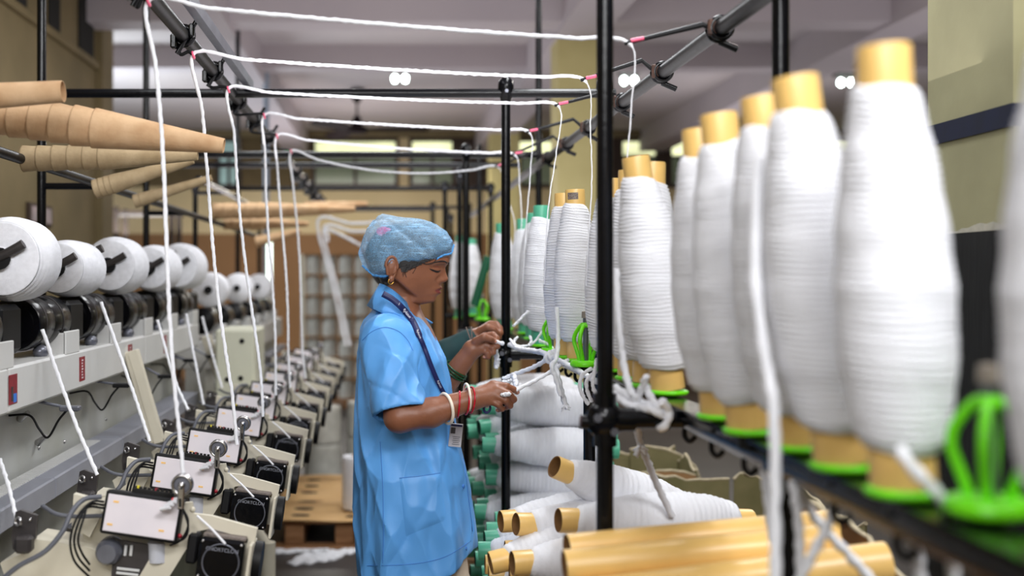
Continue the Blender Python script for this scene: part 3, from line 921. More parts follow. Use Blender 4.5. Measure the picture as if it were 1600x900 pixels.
# struts
for (a, b) in [((205, 548), (246, 690)), ((322, 525), (352, 612))]:
    s1 = .835
    Y = FOC * s1 / (VX - a[0])
    P0, P1 = at(a[0], a[1], Y), at(b[0], b[1], Y)
    d = P1 - P0
    mb = MB()
    R = vrot(d)
    mb.box((P0 + P1) / 2, (.045, .045, d.length), R, .004)
    mb.box((P0 + P1) / 2 + Vector((.01, -.024, 0)), (.03, .006, d.length), R)
    mpart(mb, 'strut', 'beige')
for (px, py) in ((120, 660), (150, 690), (100, 690), (165, 655), (178, 690), (60, 700), (75, 730)):
    Y = FOC * .965 / (VX - px)
    q = at(px, py, Y)
    MB().ball(q, .006, 8, 5).build('rivet', M['chrome'], mach)

# drums, one set per head
DY = [2.30, 2.86, 3.36, 3.86, 4.36, 4.86]
for k, y in enumerate([1.75] + DY):
    x, z, r = -.93, 1.336, .068
    mb = MB()
    prof = [(0, 0), (.05, 0), (.05, .006), (r * .96, .006), (r, .012), (r, .13), (r * .985, .133), (r * .985, .139), (r, .142), (r, .285), (r * .95, .295), (r * .9, .30), (.04, .30), (.04, .45), (0, .45)]
    R = Matrix.Rotation(-math.pi / 2, 3, 'X')
    mb.lathe([(a, b) for a, b in prof], 32, (x, y, z), R)
    d = mpart(mb, 'drum', 'drum')
    for zz in (.06, .21):
        MB().torus((x, y + zz, z), (0, 1, 0), r + .0005, .0015, 32, 6).build('groove_ring', M['dkmetal'], d)
    mb = MB()
    mb.box((x, y + .375, z - .005), (.118, .15, .115), None, .012)
    mpart(mb, 'gear_housing', 'blackmatt')
    mb = MB()
    for sgn in (0, 1):
        mb.box((-.875, y + .20 + .12 * sgn, 1.275), (.045, .014, .06), None, .003)
    mb.box((-.855, y + .26, 1.278), (.008, .134, .062), None, .002)
    mpart(mb, 'bearing_bracket', 'wmetal')
    mb = MB().ball((-.89, y + .1, 1.262), (.02, .03, .018), 12, 7)
    mpart(mb, 'pipe_bend', 'steel')
for i, px in enumerate((20, 128, 203, 258)):
    Y = FOC * .85 / (VX - px)
    st = mpart(rng_box(MB(), -.85, -.8485, Y - .028, Y + .028, 1.165, 1.232), 'warning_sticker', 'redst')
    if i == 0:
        rng_box(MB(), -.8488, -.848, Y + .0, Y + .022, 1.168, 1.188).build('blue_mark', M['bluest'], st)
        rng_box(MB(), -.8488, -.848, Y - .015, Y - .002, 1.172, 1.205).build('dark_mark', M['dkmetal'], st)
    else:
        mb = MB()
        for k in range(7):
            rng_box(mb, -.8488, -.848, Y - .008, Y + .008 - .003 * (k % 3), 1.172 + k * .008, 1.176 + k * .008)
        mb.build('print_lines', M['label'], st)
# thread sensors under the beam
for k, (px, py) in enumerate([(110, 638), (190, 602), (258, 588), (296, 563), (330, 557)]):
    Y = FOC * .80 / (VX - px)
    q = at(px, py, Y)
    mb = MB()
    mb.box(q + Vector((.0, 0, 0)), (.05, .03, .013), None, .003)
    o = mpart(mb, 'thread_sensor', 'steel' if k == 0 else 'blackmatt')
    mb = MB()
    mb.tube(catmull([q + Vector((-.01, 0, -.006)), q + Vector((-.03, 0, -.03)), q + Vector((-.06, .01, -.075)), q + Vector((-.085, .02, -.055)), q + Vector((-.11, .02, -.02)), (-.97, q.y + .03, 1.10)], 6), .003, 7)
    mb.build('sensor_cable', M['blackmatt'], o)
    MB().tube([q + Vector((-.02, 0, .004)), (-.9, q.y, 1.143)], .004, 7).build('sensor_arm', M['steel'], o)
for (px, py) in ((58, 692), (30, 655)):
    Y = FOC * .96 / (VX - px)
    q = at(px, py, Y)
    MB().tube([q, q + Vector((.03, -.02, .02))], [.010, .006], 10).build('panel_knob', M['chrome'], mach)

# end cabinet with round holes
p = at(372, 560, 4.9)
q0, q1 = at(336, 515, 5.0), at(398, 680, 5.0)
mb = MB()
rng_box(mb, q0.x, q1.x, 5.0, 5.4, .55, q0.z, .01)
cab = mpart(mb, 'end_cabinet', mk('cream_cabinet', (204, 204, 184), .5, var=.04))
for (px, py) in ((378, 533), (376, 591), (355, 593)):
    MB().cyl(at(px, py, 5.0) + Vector((0, .004, 0)), at(px, py, 5.0) + Vector((0, -.004, 0)), .011, seg=18).build('round_hole', M['void'], cab)

# cradle arms with dark handles
PK = [(-.885, 2.72, 1.495, .098, .16), (-.905, 3.28, 1.478, .079, .24), (-.90, 3.82, 1.492, .094, .19), (-.89, 4.42, 1.488, .088, .22), (-.89, 4.98, 1.50, .10, .22), (-.885, 2.16, 1.49, .085, .2)]
for (x, y, z, r, L) in PK:
    a = Vector((x - .03, y - L * .55, z + .0))
    mb = MB()
    mb.tube(catmull([(x - .16, y - L * .55, z - .03), (x - .08, y - L * .55, z - .02), (x - .01, y - L * .56, z), (x + .035, y - L * .57, z + .022), (x + .055, y - L * .57, z + .034)], 4), .0115, 10)
    c = mpart(mb, 'cradle_arm', 'dkmetal')
    MB().cyl((x, y - L * .58, z), (x, y - L * .42, z), .026, .02).build('center_cup', M['blackmatt'], c)
    mb = MB()
    mb.tube([(x - .12, y + L * .58, z - .01), (x + .0, y + L * .58, z + .035), (x + .06, y + L * .58, z + .062)], .013, 10)
    mpart(mb, 'cradle_arm', 'dkmetal')

# the white packages
lab = ['large white yarn package on the nearest black drum at the left edge', 'smaller white yarn package second along the drums, dark core end showing',
       'white yarn package third along the drums, with dark handle before it', 'white yarn package fourth along the drums', 'white yarn package fifth along the drums, last before the cabinet',
       'white yarn package nearest the camera, cut by the left frame edge']
for (x, y, z, r, L), lb in zip(PK, lab):
    t = thing('yarn_package', lb, 'yarn package', (x, y, z - r), 'packages on the winding drums')
    mb = MB()
    R = Matrix.Rotation(-math.pi / 2, 3, 'X')
    prof = [(.02, -L / 2 - .004)]
    n = 16
    for k in range(n):
        rr = .026 + (r * .88 - .026) * k / (n - 1)
        prof.append((rr, -L / 2 + .010 * (k / (n - 1)) ** 2 + (.0028 if k % 2 else 0)))
    for k in range(25):
        prof.append((r * (1 - .03 * (2 * k / 24 - 1) ** 2 - .10 * max(0, 1 - k / 9) ** 1.5) + (.0022 if k % 3 == 1 else 0), -L / 2 + .012 + (L - .024) * k / 24))
    for k in range(n - 1, -1, -1):
        prof.append((.026 + (r - .026) * k / (n - 1), L / 2 - .010 * (k / (n - 1)) ** 2))
    prof.append((.02, L / 2))
    mb.lathe(prof, 40, (x, y, z), R)
    mb.build('winding', M['cheese'], t)
    MB().torus((x, y - L / 2 + .002, z), (0, 1, 0), .022, .004, 24, 8).build('core', M['blackmatt'], t)

# yarn from drums to the lower guides
yl = [((0, 718), (14, 762), (26, 812), 2.6), ((66, 515), (110, 640), (152, 742), 2.82), ((158, 472), (203, 598), (234, 690), 3.3), ((246, 500), (272, 590), (294, 640), 3.8), ((291, 490), (304, 560), (318, 632), 4.3), ((316, 495), (332, 555), (347, 606), 4.8)]
for i, (a, b, c, Y) in enumerate(yl):
    strand('white yarn end from the drum down to the lower guide, %s from the left edge' % ORD[i], [at(*a, Y), at(*b, Y - .04), at(*c, Y - .08)], .0047, 40, 'yarn ends below the drums', 'yarn_end')

# ------------------------------------------------------------------ winding units (one built, the rest copied)
Y0 = FOC / 770.0
def u(px, py, dy=0.0):
    return at(px, py, Y0 + dy)
unit = thing('winding_unit', '', 'machine unit', (-.42, Y0, .79))
# control box
RB = Matrix.Rotation(.145, 3, 'Y') @ Matrix.Rotation(-.16, 3, 'X')
cb = u(221, 807, .0)
box = MB().box(cb + RB @ Vector((0, .026, 0)), (.158, .056, .088), RB, .004).build('control_box', M['blackmatt'], unit)
MB().box(cb + RB @ Vector((0, -.0015, -.001)), (.146, .003, .074), RB, .001).build('face_label', M['label'], box)
for (dx, dz) in ((-.055, .022), (-.06, -.024), (.04, .02), (.045, -.022)):
    MB().box(cb + RB @ Vector((dx, -.0035, dz)), (.011, .001, .004), RB).build('label_print', M['orange'], box)
mb = MB()
mb.box(cb + RB @ Vector((.012, .02, .048)), (.085, .018, .012), RB, .002)
for k in range(9):
    mb.box(cb + RB @ Vector((-.024 + k * .009, .02, .055)), (.005, .012, .006), RB)
mb.build('connector_strip', M['void'], box)
MB().box(cb + RB @ Vector((-.02, .018, .056)), (.006, .006, .007), RB).build('yellow_plug', M['yellowpl'], box)
MB().box(cb + RB @ Vector((.018, .018, .056)), (.006, .006, .007), RB).build('red_plug', M['redst'], box)
MB().ball(cb + RB @ Vector((.082, .01, -.028)), .005, 10, 6).build('red_light', M['redst'], box)
# pulley on a lever
pc = u(285, 757, -.02)
pu = MB().lathe([(0, -.006), (.017, -.006), (.018, -.004), (.018, .004), (.017, .006), (0, .006)], 24, pc, Matrix.Rotation(-math.pi / 2, 3, 'X')).build('pulley', M['steel'], unit)
mb = MB()
mb.torus(pc + Vector((0, -.006, 0)), (0, 1, 0), .0185, .0035, 28, 8)
mb.torus(pc + Vector((0, .006, 0)), (0, 1, 0), .0185, .0035, 28, 8)
mb.build('pulley_rim', M['chrome'], pu)
MB().ball(pc + Vector((0, -.012, 0)), .008, 10, 6).build('pulley_bolt', M['chrome'], pu)
lv = MB().box(pc + Vector((-.001, -.013, -.022)), (.013, .004, .052), Matrix.Rotation(.06, 3, 'Y'), .002).build('lever', M['chrome'], unit)
MB().box(pc + Vector((-.002, -.0165, -.034)), (.004, .002, .016)).build('lever_slot', M['void'], lv)
mb = MB()
for k in range(4):
    mb.cyl(pc + Vector((-.02 - .008 * k, -.0, -.032 - .006 * k)), pc + Vector((-.005 - .006 * k, -.01, -.026 - .006 * k)), .004, seg=8)
mb.build('white_terminal', M['whitetxt'], unit)
MB().ball(pc + Vector((-.018, -.002, -.03)), .004, 8, 6).build('red_terminal', M['red'], unit)
# slotted bracket under the box
br = MB()
pz = [u(178, 842, .03), u(236, 852, .03), u(226, 910, .03), u(214, 960, .03), u(170, 955, .03)]
br.prism(pz, (0, .006, 0))
bk = br.build('slotted_bracket', M['dkmetal'], unit)
for (a, b) in (((197, 852), (195, 868)), ((206, 852), (204, 868)), ((183, 888), (218, 892)), ((182, 895), (216, 899))):
    MB().tube([u(*a, .026), u(*b, .026)], .0032, 8).build('slot', M['wmetal'], bk)
# motor
RM = Matrix.Rotation(.13, 3, 'Y') @ Matrix.Rotation(-.08, 3, 'X')
mc = u(345, 874, .0)
mo = MB().box(mc + RM @ Vector((0, .045, 0)), (.092, .12, .084), RM, .006).build('motor', M['black'], unit)
MB().box(mc + RM @ Vector((.002, .05, .045)), (.088, .11, .008), RM, .002).build('vent_top', mk('motor_vent', (112, 102, 96), .6, var=.3, vscale=420), mo)
MB().torus(mc + RM @ Vector((.002, -.0165, -.004)), None, .037, .0016, 36, 6, M=RM @ Matrix.Rotation(math.pi / 2, 3, 'X')).build('face_ring', M['steel'], mo)
for (sx, sz) in ((-1, 1), (1, 1), (1, -1), (-1, -1)):
    MB().ball(mc + RM @ Vector((sx * .039, -.017, sz * .035)), .0035, 8, 5).build('corner_screw', M['chrome'], mo)
fc = bpy.data.curves.new('motor_text', 'FONT')
fc.body = 'CNORTCLON'
fc.size = .0105
fc.align_x = 'CENTER'
fo = bpy.data.objects.new('motor_text', fc)
COL.objects.link(fo)
bpy.context.view_layer.update()
fm = bpy.data.meshes.new_from_object(fo.evaluated_get(bpy.context.evaluated_depsgraph_get()))
bpy.data.objects.remove(fo)
fm.transform(Matrix.Translation(mc + RM @ Vector((.002, -.0168, .018))) @ (RM @ Matrix.Rotation(math.pi / 2, 3, 'X')).to_4x4())
fm.transform(Matrix.Translation(-unit.location))
fm.materials.clear(); fm.materials.append(M['gmetal'])
tx = bpy.data.objects.new('lettering', fm)
COL.objects.link(tx); tx.parent = mo
# beige bracket plate behind the motor with tab and flange
poly = [(271, 787), (300, 785), (303, 803), (330, 806), (402, 826), (400, 838), (386, 900), (372, 900), (388, 842), (330, 826), (308, 830), (296, 850), (262, 905), (215, 905), (246, 852), (258, 826), (272, 815)]
bp = MB().prism([u(px, py, .028) for px, py in poly], (0, .012, 0)).build('motor_bracket', M['beige'], unit)
MB().cyl(u(284, 801, .027), u(284, 801, .024), .0055, seg=12).build('bracket_bolt', M['steel'], bp)
MB().ball(u(301, 796, .03), .006, 10, 6).build('bracket_nub', M['beige'], bp)
fl = MB().box(mc + RM @ Vector((.058, .03, -.01)), (.007, .10, .10), RM, .002)
fl.build('bracket_flange', M['beige'], bp)
MB().cyl(mc + RM @ Vector((.056, .062, -.005)), mc + RM @ Vector((.078, .062, -.005)), .042, seg=28).build('drive_disc', M['blackmatt'], unit)
MB().box(mc + RM @ Vector((-.062, .03, .012)), (.022, .05, .06), RM, .004).build('motor_terminal', M['blackmatt'], unit)
# castings and the glass trap
MB().prism([u(x, y, .10) for x, y in ((122, 800), (165, 785), (262, 800), (272, 850), (240, 930), (150, 930))], (0, .12, 0)).build('casting', M['beige'], unit)
MB().prism([u(x, y, .05) for x, y in ((40, 862), (52, 842), (140, 856), (190, 880), (180, 935), (20, 935), (0, 880))], (0, .10, 0)).build('casting_arm', M['beige'], unit)
MB().prism([u(x, y, .06) for x, y in ((115, 772), (146, 780), (160, 800), (140, 840), (112, 822))], (0, .02, 0)).build('upright_plate', M['beige'], unit)
MB().lathe([(0, 0), (.019, 0), (.024, .006), (.027, .02), (.027, .05), (0, .05)], 22, u(166, 866, 0), Matrix.Rotation(-math.pi / 2, 3, 'X')).build('silver_cap', M['steel'], unit)
mb = MB()
mb.lathe([(.020, -.02), (.021, .02), (.012, .028)], 16, u(247, 862, .04))
mb.cyl(u(232, 855, .04), u(270, 858, .04), .006)
mb.build('clear_trap', mk('clear_plastic', (196, 198, 206), .15, var=.04), unit)
# black guide eyelet bracket on the left
gx = u(44, 828, .02)
mb = MB()
mb.prism([u(x, y, .02) for x, y in ((24, 800), (32, 797), (58, 806), (55, 842), (38, 866), (20, 858), (18, 838))], (0, .012, 0))
mb.box(u(38, 850, .0), (.035, .03, .035), None, .006)
g = mb.build('guide_bracket', M['dkmetal'], unit)
MB().torus(u(28, 815, .0), (.5, 1, 0), .008, .003, 14, 6).build('guide_eye', M['chrome'], g)
MB().ball(u(47, 812, .016), .004, 8, 5).build('bracket_screw', M['chrome'], g)
# cables
def cable(pp, r, mat='cable', nm='cable'):
    return MB().tube(catmull([u(*p) for p in pp], 6), r, 8).build(nm, M[mat], unit)
cable([(0, 908, -.05), (30, 884, -.05), (70, 862, -.05), (98, 830, -.04), (112, 800, -.02), (132, 780, .02), (158, 776, .04)], .0052)
cable([(66, 790, .05), (88, 803, .03), (118, 807, .03), (160, 806, .03)], .0045)
for k in range(3):
    cable([(162, 784 + 5 * k, .0), (144 - 3 * k, 784 + 4 * k, -.02), (122 + 5 * k, 806, -.04), (110 + 6 * k, 842, -.05), (116 + 6 * k, 876 - 6 * k, -.04), (140, 902 - 10 * k, -.02)], .0024, 'blackmatt')
for k in range(3):
    cable([(286, 795, .0), (294, 812 + 5 * k, -.01), (291, 830 + 4 * k, -.01), (280, 846, .0), (266, 852, .02)], .002, 'blackmatt')
cable([(308, 806, .0), (330, 826, -.015), (352, 850, -.035)], .0026, 'whitetxt', 'white_wire')

wh = ['nearest winding unit with white panel and black motor, lower left', 'second winding unit from the front with white panel and chrome pulley', 'third winding unit from the front with white panel and chrome pulley',
      'fourth winding unit from the front, panel partly behind the third', 'fifth winding unit from the front, with bright white pulley', 'sixth winding unit from the front, last before the blurred ones',
      'blurred winding unit just beyond the sixth', 'blurred winding unit second beyond the sixth', 'blurred winding unit third beyond the sixth', 'blurred winding unit farthest away']
dist = [FOC / s for s in SG] + [5.38, 5.92, 6.5, 7.1]
for i, (lb, y) in enumerate(zip(wh, dist)):
    o = unit if i == 0 else clone(unit)
    fields(o, lb, 'winding units along the machine', (-.42, y, .79))

# second machine section far behind
m2 = thing('winding_machine', 'blurred farther winding machine section behind the cream end cabinet', 'machine', (-.95, 7.3, 0))
rng_box(MB(), -1.05, -.84, 5.7, 9.2, 1.0, 1.14, .005).build('front_beam', M['wmetal'], m2)
rng_box(MB(), -1.0, -.45, 5.7, 9.2, .70, .78, .01).build('bed', M['beige'], m2)
rng_box(MB(), -1.0, -.9, 5.7, 9.2, 0, 1.0).build('back_panel', M['gpanel'], m2)
rng_box(MB(), -.86, -.80, 5.75, 9.1, .9, .93).build('lower_rail', M['gmetal'], m2)
pk2 = []
for k, y in enumerate([5.75, 6.3, 6.85, 7.4, 7.95, 8.5]):
    R = Matrix.Rotation(-math.pi / 2, 3, 'X')
    MB().lathe([(0, 0), (.068, .01), (.068, .22), (.04, .23), (.04, .4), (0, .4)], 20, (-.93, y, 1.236), R).build('drum', M['drum'], m2)
    MB().box((-.88, y + .3, 1.18), (.06, .12, .06), None, .004).build('bearing_bracket', M['wmetal'], m2)
    if k in (0, 2, 4):
        t = thing('yarn_package', ['blurred white package just above the cream cabinet', 'blurred white package under the upright glowing tube', 'far blurred white package beyond the glowing tube'][k // 2], 'yarn package', (-.9, y + .12, 1.304), 'packages on the farther drums')
        MB().lathe([(.02, 0), (.07, .004), (.088, .02), (.09, .09), (.088, .16), (.07, .176), (.02, .18)], 24, (-.9, y + .05, 1.392), R).build('winding', M['cheese'], t)
        MB().cyl((-.9, y + .03, 1.392), (-.9, y + .06, 1.392), .02).build('core', M['blackmatt'], t)

# ------------------------------------------------------------------ paper cones on the rack
def cone_part(mb, a, b, r0, r1, wall=.0022):
    L = (b - a).length
    R = vrot(b - a)
    mb.lathe([(r0 - wall, 0), (r0, 0), (r0, .004), (r1, L - .002), (r1 - .0005, L), (r1 - wall, L), (r1 - wall - .001, L - .05), (r0 - wall, .01)], 24, a, R)
def cone_stack(pa, pb, Y, n, r0, r1, total, nm_lab, mat, step, dyb=0):
    """nested cones: the wide ends step back towards pa, the tip of the outermost reaches pb"""
    a, b = at(*pa, Y), at(*pb, Y + dyb)
    d = (b - a).normalized()
    L = (b - a).length
    coneL = L - step * (n - 1)
    for k in range(n):
        st = a + d * (step * k)
        # each cone slips over the one behind it; only the last shows its whole length
        cl = coneL
        mb = MB()
        cone_part(mb, Vector((0, 0, 0)), d * cl, r0 * (1 + .012 * random.uniform(-1, 1)), r1)
        o = mb.build('paper_cone', M[mat])
        o.location = st
        tag(o, nm_lab % ORD[n - 1 - k] if n > 1 else nm_lab, 'cone', 'nested paper cones on the rack')
cone_stack((-110, 165), (350, 228), 2.55, 9, .0455, .0168, 0, 'paper cone in the thick upper tan stack, %s from its tip end', 'cone', .046)
cone_stack((36, 248), (309, 243), 2.92, 6, .0335, .0125, 0, 'paper cone in the middle greyish stack, %s from its tip end', 'conegrey', .039)
cone_stack((148, 296), (302, 250), 3.5, 4, .0300, .0125, 0, 'paper cone in the upward slanting third stack, %s from its tip end', 'conegrey', .018)
cone_stack((210, 315), (331, 278), 4.05, 2, .0240, .0120, 0, 'paper cone in the lowest slanting short stack, %s from its tip end', 'conegrey', .022)
cone_stack((-140, 158), (99, 143), 2.35, 2, .030, .0225, 0, 'topmost tan paper cone with open end, %s from its tip end', 'cone', .04)
cone_stack((333, 330), (555, 327), 6.3, 6, .045, .016, 0, 'blurred far paper cone in the higher stack, %s from its tip end', 'cone', .06)
cone_stack((350, 348), (482, 350), 6.5, 4, .040, .014, 0, 'blurred far paper cone in the lower stack, %s from its tip end', 'cone', .05)
cone_stack((400, 378), (470, 360), 7.2, 1, .035, .014, 0, 'single blurred far paper cone slanting under the far stacks', 'cone', .05)
cone_stack((476, 322), (574, 318), 7.4, 2, .03, .014, 0, 'pale far paper cone lying above the hair cap, %s from its tip end', 'cone', .05)
# ------------------------------------------------------------------ pile of bobbins under the creel
PX0 = .285
def low_bobbin(seed, tube, k):
    return make_bobbin('roving_bobbin', seed, tube, k, rows=112, seg=24, ridge=.0017)
pileY = low_bobbin(11, 'ytube', 1.16)
pileG = low_bobbin(12, 'gtube', 1.22)
usedp = set()
tray = thing('bobbin_carton', 'brown carton under the heap of full bobbins below the creel', 'carton', (.53, 3.3, 0))
for nm, bx in (('side', (.26, .27, 2.38, 4.6)), ('side', (.79, .80, 2.38, 4.6)), ('end', (.27, .79, 2.38, 2.39)), ('end', (.27, .79, 4.59, 4.6))):
    rng_box(MB(), bx[0], bx[1], bx[2], bx[3], 0, .40).build(nm, M['card'], tray)
rng_box(MB(),   .27, .79, 2.39, 4.59, .385, .40).build('lid', M['card'], tray)
rp = random.Random(5)
DYc, DZ = .132, .111
cols = 17
cnt = 0
def place_pile(kind, tip, axis, label, group):
    global cnt
    proto = pileY if kind == 'y' else pileG
    o = proto if kind not in usedp else clone(proto)
    usedp.add(kind)
    axis = Vector(axis).normalized()
    # local +z runs from base to tip; the base therefore sits behind the tip
    o.rotation_mode = 'QUATERNION'
    q = Vector((0, 0, 1)).rotation_difference(-axis)
    o.rotation_quaternion = q @ Matrix.Rotation(rp.uniform(0, 6.28), 4, 'Z').to_quaternion()
    o.location = Vector(tip) + axis * .445
    o['label'] = label
    o['group'] = group
    cnt += 1
    return o
nl = 7
for lay in range(nl):
    z = .46 + DZ * lay
    nth = 0
    for c in range(cols):
        y = 2.46 + DYc * c + (DYc / 2 if lay % 2 else 0)
        ztop = .84 if y < 2.86 else (.70 if y < 3.74 else 1.09)
        if z > ztop or y > 4.5:
            continue
        nth += 1
        yel = y < 3.2
        tip = (PX0 + (.03 if y > 3.6 else 0) + rp.uniform(-.035, .03), y + rp.uniform(-.008, .008), z + rp.uniform(-.008, .008))
        ax = (1, rp.uniform(-.07, .07), rp.uniform(-.04, .04))
        place_pile('y' if yel else 'g', tip, ax,
                   '%s tipped bobbin in the heap, %s layer from bottom, %s from front' % ('yellow' if yel else 'green', ORD[lay], ORD[nth - 1]),
                   'bobbins heaped under the creel')
tops = [('y', (866, 729, 2.62), (1135, 838, 2.78), 'yellow tipped bobbin lying aslant on the heap, open tube end up'),
        ('y', (872, 813, 2.44), (1150, 818, 2.52), 'yellow tipped bobbin lying level behind the bare yellow tubes'),
        ('y', (806, 819, 2.60), (1040, 822, 2.70), 'yellow tipped bobbin beside the foot of the slim post, on the heap'),
        ('y', (782, 815, 2.72), (1010, 800, 2.80), 'yellow tipped bobbin at the left of the slim post foot'),
        ('y', (800, 880, 2.45), (1010, 868, 2.5), 'yellow tipped bobbin low in front of the heap near the bare tubes'),
        ('y', (766, 880, 2.58), (985, 830, 2.62), 'yellow tipped bobbin low at the heap corner beside the trousers'),
        ('g', (748, 668, 3.95), (960, 645, 4.05), 'green tipped bobbin high on the heap behind the worker\'s wrist')]
for (k, a, b, lb) in tops:
    A, B = at(*a), at(*b)
    place_pile(k, A, B - A, lb, 'bobbins lying on top of the heap')

# bare yellow tubes in an open carton in front
def bare_tube(a, b, lab, k=1.0):
    A, B = Vector(a), Vector(b)
    t = thing('bare_tube', lab, 'tube', A, 'bare yellow tubes in the front carton')
    R = vrot(B - A)
    L = (B - A).length
    mb = MB()
    mb.lathe([(.0262 * k, 0), (.0268 * k, .003), (.032 * k, L - .006), (.0315 * k, L)], 28, A, R)
    mb.build('tube_wall', M['ytube'], t)
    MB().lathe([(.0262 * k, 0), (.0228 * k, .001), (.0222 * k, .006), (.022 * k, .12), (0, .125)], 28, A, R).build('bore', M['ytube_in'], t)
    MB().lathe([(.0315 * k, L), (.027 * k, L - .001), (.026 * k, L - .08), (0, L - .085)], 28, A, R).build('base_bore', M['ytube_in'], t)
bare_tube(at(886, 858, 1.93), at(1300, 824, 1.99), 'bare yellow tube lying rearmost in front of the tall black post', .95)
bare_tube(at(882, 886, 1.87), at(1305, 850, 1.89), 'bare yellow tube lying in the middle, its bore facing left', 1.04)
bare_tube(at(905, 934, 1.83), at(1386, 880, 1.80), 'bare yellow tube lying foremost at the bottom edge', 1.06)
bare_tube(at(900, 966, 1.92), at(1300, 900, 1.93), 'bare yellow tube underneath the foremost ones', 1)
bare_tube(at(960, 1000, 1.86), at(1400, 940, 1.86), 'bare yellow tube hidden low in the front carton', 1)

def torn_edge(p0, p1, n, amp, seed):
    r_ = random.Random(seed)
    out = []
    for k in range(n + 1):
        f = k / n
        q = Vector(p0).lerp(Vector(p1), f)
        q.z += r_.uniform(-amp, amp) + amp * 1.5 * math.sin(f * 7 + seed)
        out.append(q)
    return out
def flap(pts_top, z0, thick, nm, mat, parent):
    """upright cardboard panel whose top edge follows pts_top"""
    P = [Vector(p) for p in pts_top]
    d = (P[-1] - P[0]); d.z = 0
    nrm = Vector((-d.y, d.x, 0)).normalized() * thick
    mb = MB()
    for a, b in zip(P, P[1:]):
        a0, b0 = Vector((a.x, a.y, z0)), Vector((b.x, b.y, z0))
        mb.add([a0, b0, b, a], [(0, 1, 2, 3)])
        mb.add([a0 + nrm, b0 + nrm, b + nrm, a + nrm], [(3, 2, 1, 0)])
        mb.add([a, b, b + nrm, a + nrm], [(0, 1, 2, 3)])
    for q in (P[0], P[-1]):
        mb.add([(q.x, q.y, z0), q, q + nrm, Vector((q.x, q.y, z0)) + nrm], [(0, 1, 2, 3)])
    o = mb.build(nm, M[mat], parent)
    mb = MB()
    mb.tube([p + nrm / 2 for p in P], [thick * random.Random(i).uniform(.5, 1.0) for i in range(len(P))], 6)
    mb.build('torn_rim', M['cardedge'], o)
    return o

ct = thing('tube_carton', 'open brown carton holding the bare yellow tubes, torn rim at right', 'carton', (.5, 1.9, 0))
zt = at(1400, 860, 1.9).z
flap(torn_edge((.83, 1.76, zt - .035), (.80, 2.06, zt + .03), 12, .006, 3), 0, .007, 'side', 'card', ct)
flap(torn_edge((.80, 2.06, zt + .02), (.735, 2.12, zt + .045), 6, .006, 5), 0, .007, 'flap', 'card', ct)
flap(torn_edge((.25, 1.72, .78), (.83, 1.72, .80), 10, .006, 6), 0, .007, 'front', 'card', ct)
flap(torn_edge((.25, 1.75, .80), (.25, 2.1, .82), 8, .006, 7), 0, .007, 'side', 'card', ct)
flap(torn_edge((.25, 2.14, .80), (.83, 2.14, .80), 8, .006, 8), 0, .007, 'back', 'card', ct)
rng_box(MB(), .26, .82, 1.74, 2.1, .77, .80).build('filling', M['card'], ct)

# olive torn cartons behind the creel
def carton(x0, x1, y0, y1, z, lab, seed):
    t = thing('open_carton', lab, 'carton', ((x0 + x1) / 2, (y0 + y1) / 2, 0), 'torn cartons on the floor')
    flap(torn_edge((x0, y0, z - .03), (x1, y0, z - .03), 14, .006, seed), 0, .008, 'front', 'card', t)
    flap(torn_edge((x1, y0, z), (x1, y1, z - .01), 12, .012, seed + 1), 0, .008, 'side', 'cardol', t)
    flap(torn_edge((x0, y0, z), (x0, y1, z), 12, .008, seed + 2), 0, .008, 'side', 'cardol', t)
    flap(torn_edge((x0, y1, z + .01), (x0 + (x1 - x0) * .72, y1, z + .015), 12, .009, seed + 3), 0, .008, 'back', 'cardol', t)
    flap(torn_edge((x0 + (x1 - x0) * .75, y1 + .005, z + .01), (x1, y1 + .02, z + .02), 8, .009, seed + 4), 0, .008, 'flap', 'cardol', t)
    rng_box(MB(), x0, x1, y0, y1, 0.01, .02).build('bottom', M['card'], t)
    # rounded relief seen on the inner back wall
    MB().torus(((x0 + x1) / 2 - .02, y1 - .006, z - .13), (0, 1, 0), .05, .006, 24, 6, sy=.8).build('pressed_ring', M['cardol'], t)
    mb = MB()
    mb.prism([(x0 + .02, y1 - .012, z - .02), (x0 + .2, y1 - .012, z - .02), (x0 + .42, y1 - .012, z - .36), (x0 + .02, y1 - .012, z - .36)], (0, .008, 0))
    mb.build('inner_flap', M['cardol'], t)
    return t
c1 = carton(.84, 1.55, 3.72, 4.55, at(1100, 752, 4.55).z, 'wide olive carton with torn rim on the floor behind the creel', 21)
c2 = carton(.90, 1.28, 4.75, 5.1, at(1040, 708, 5.1).z, 'smaller olive carton with curved torn flap behind the wide one', 41)
arc = [at(x, y, 5.05) for x, y in ((985, 703), (1010, 697), (1040, 702), (1066, 712), (1086, 728), (1093, 745), (1090, 752))]
flap(arc, .3, .008, 'curved_flap', 'cardol', c2)

# ------------------------------------------------------------------ pallet with slotted sheet, cheeses
zp = .155
A0, A1, B1, B0 = at(418, 814, 6.15), at(640, 812, 6.15), at(640, 742, 7.6), at(452, 742, 7.6)
x0, x1, y0, y1 = A0.x, A1.x, 6.15, 7.55
pal = thing('pallet', 'wooden pallet on the dark floor behind the woman', 'pallet', ((x0 + x1) / 2, 6.8, 0))
for k in range(7):
    yy = y0 + .06 + k * .215
    rng_box(MB(), x0, x1, yy, yy + .13, .125, .147, .003).build('deck_board', M['wood'], pal)
for k in range(3):
    xx = x0 + .14 + k * (x1 - x0 - .22) / 2
    for yy in (y0 + .03, (y0 + y1) / 2, y1 - .12):
        rng_box(MB(), xx - .05, xx + .05, yy, yy + .1, .022, .125, .003).build('block', M['wood'], pal)
    rng_box(MB(), xx - .05, xx + .05, y0, y1, .0, .022).build('runner', M['wood'], pal)
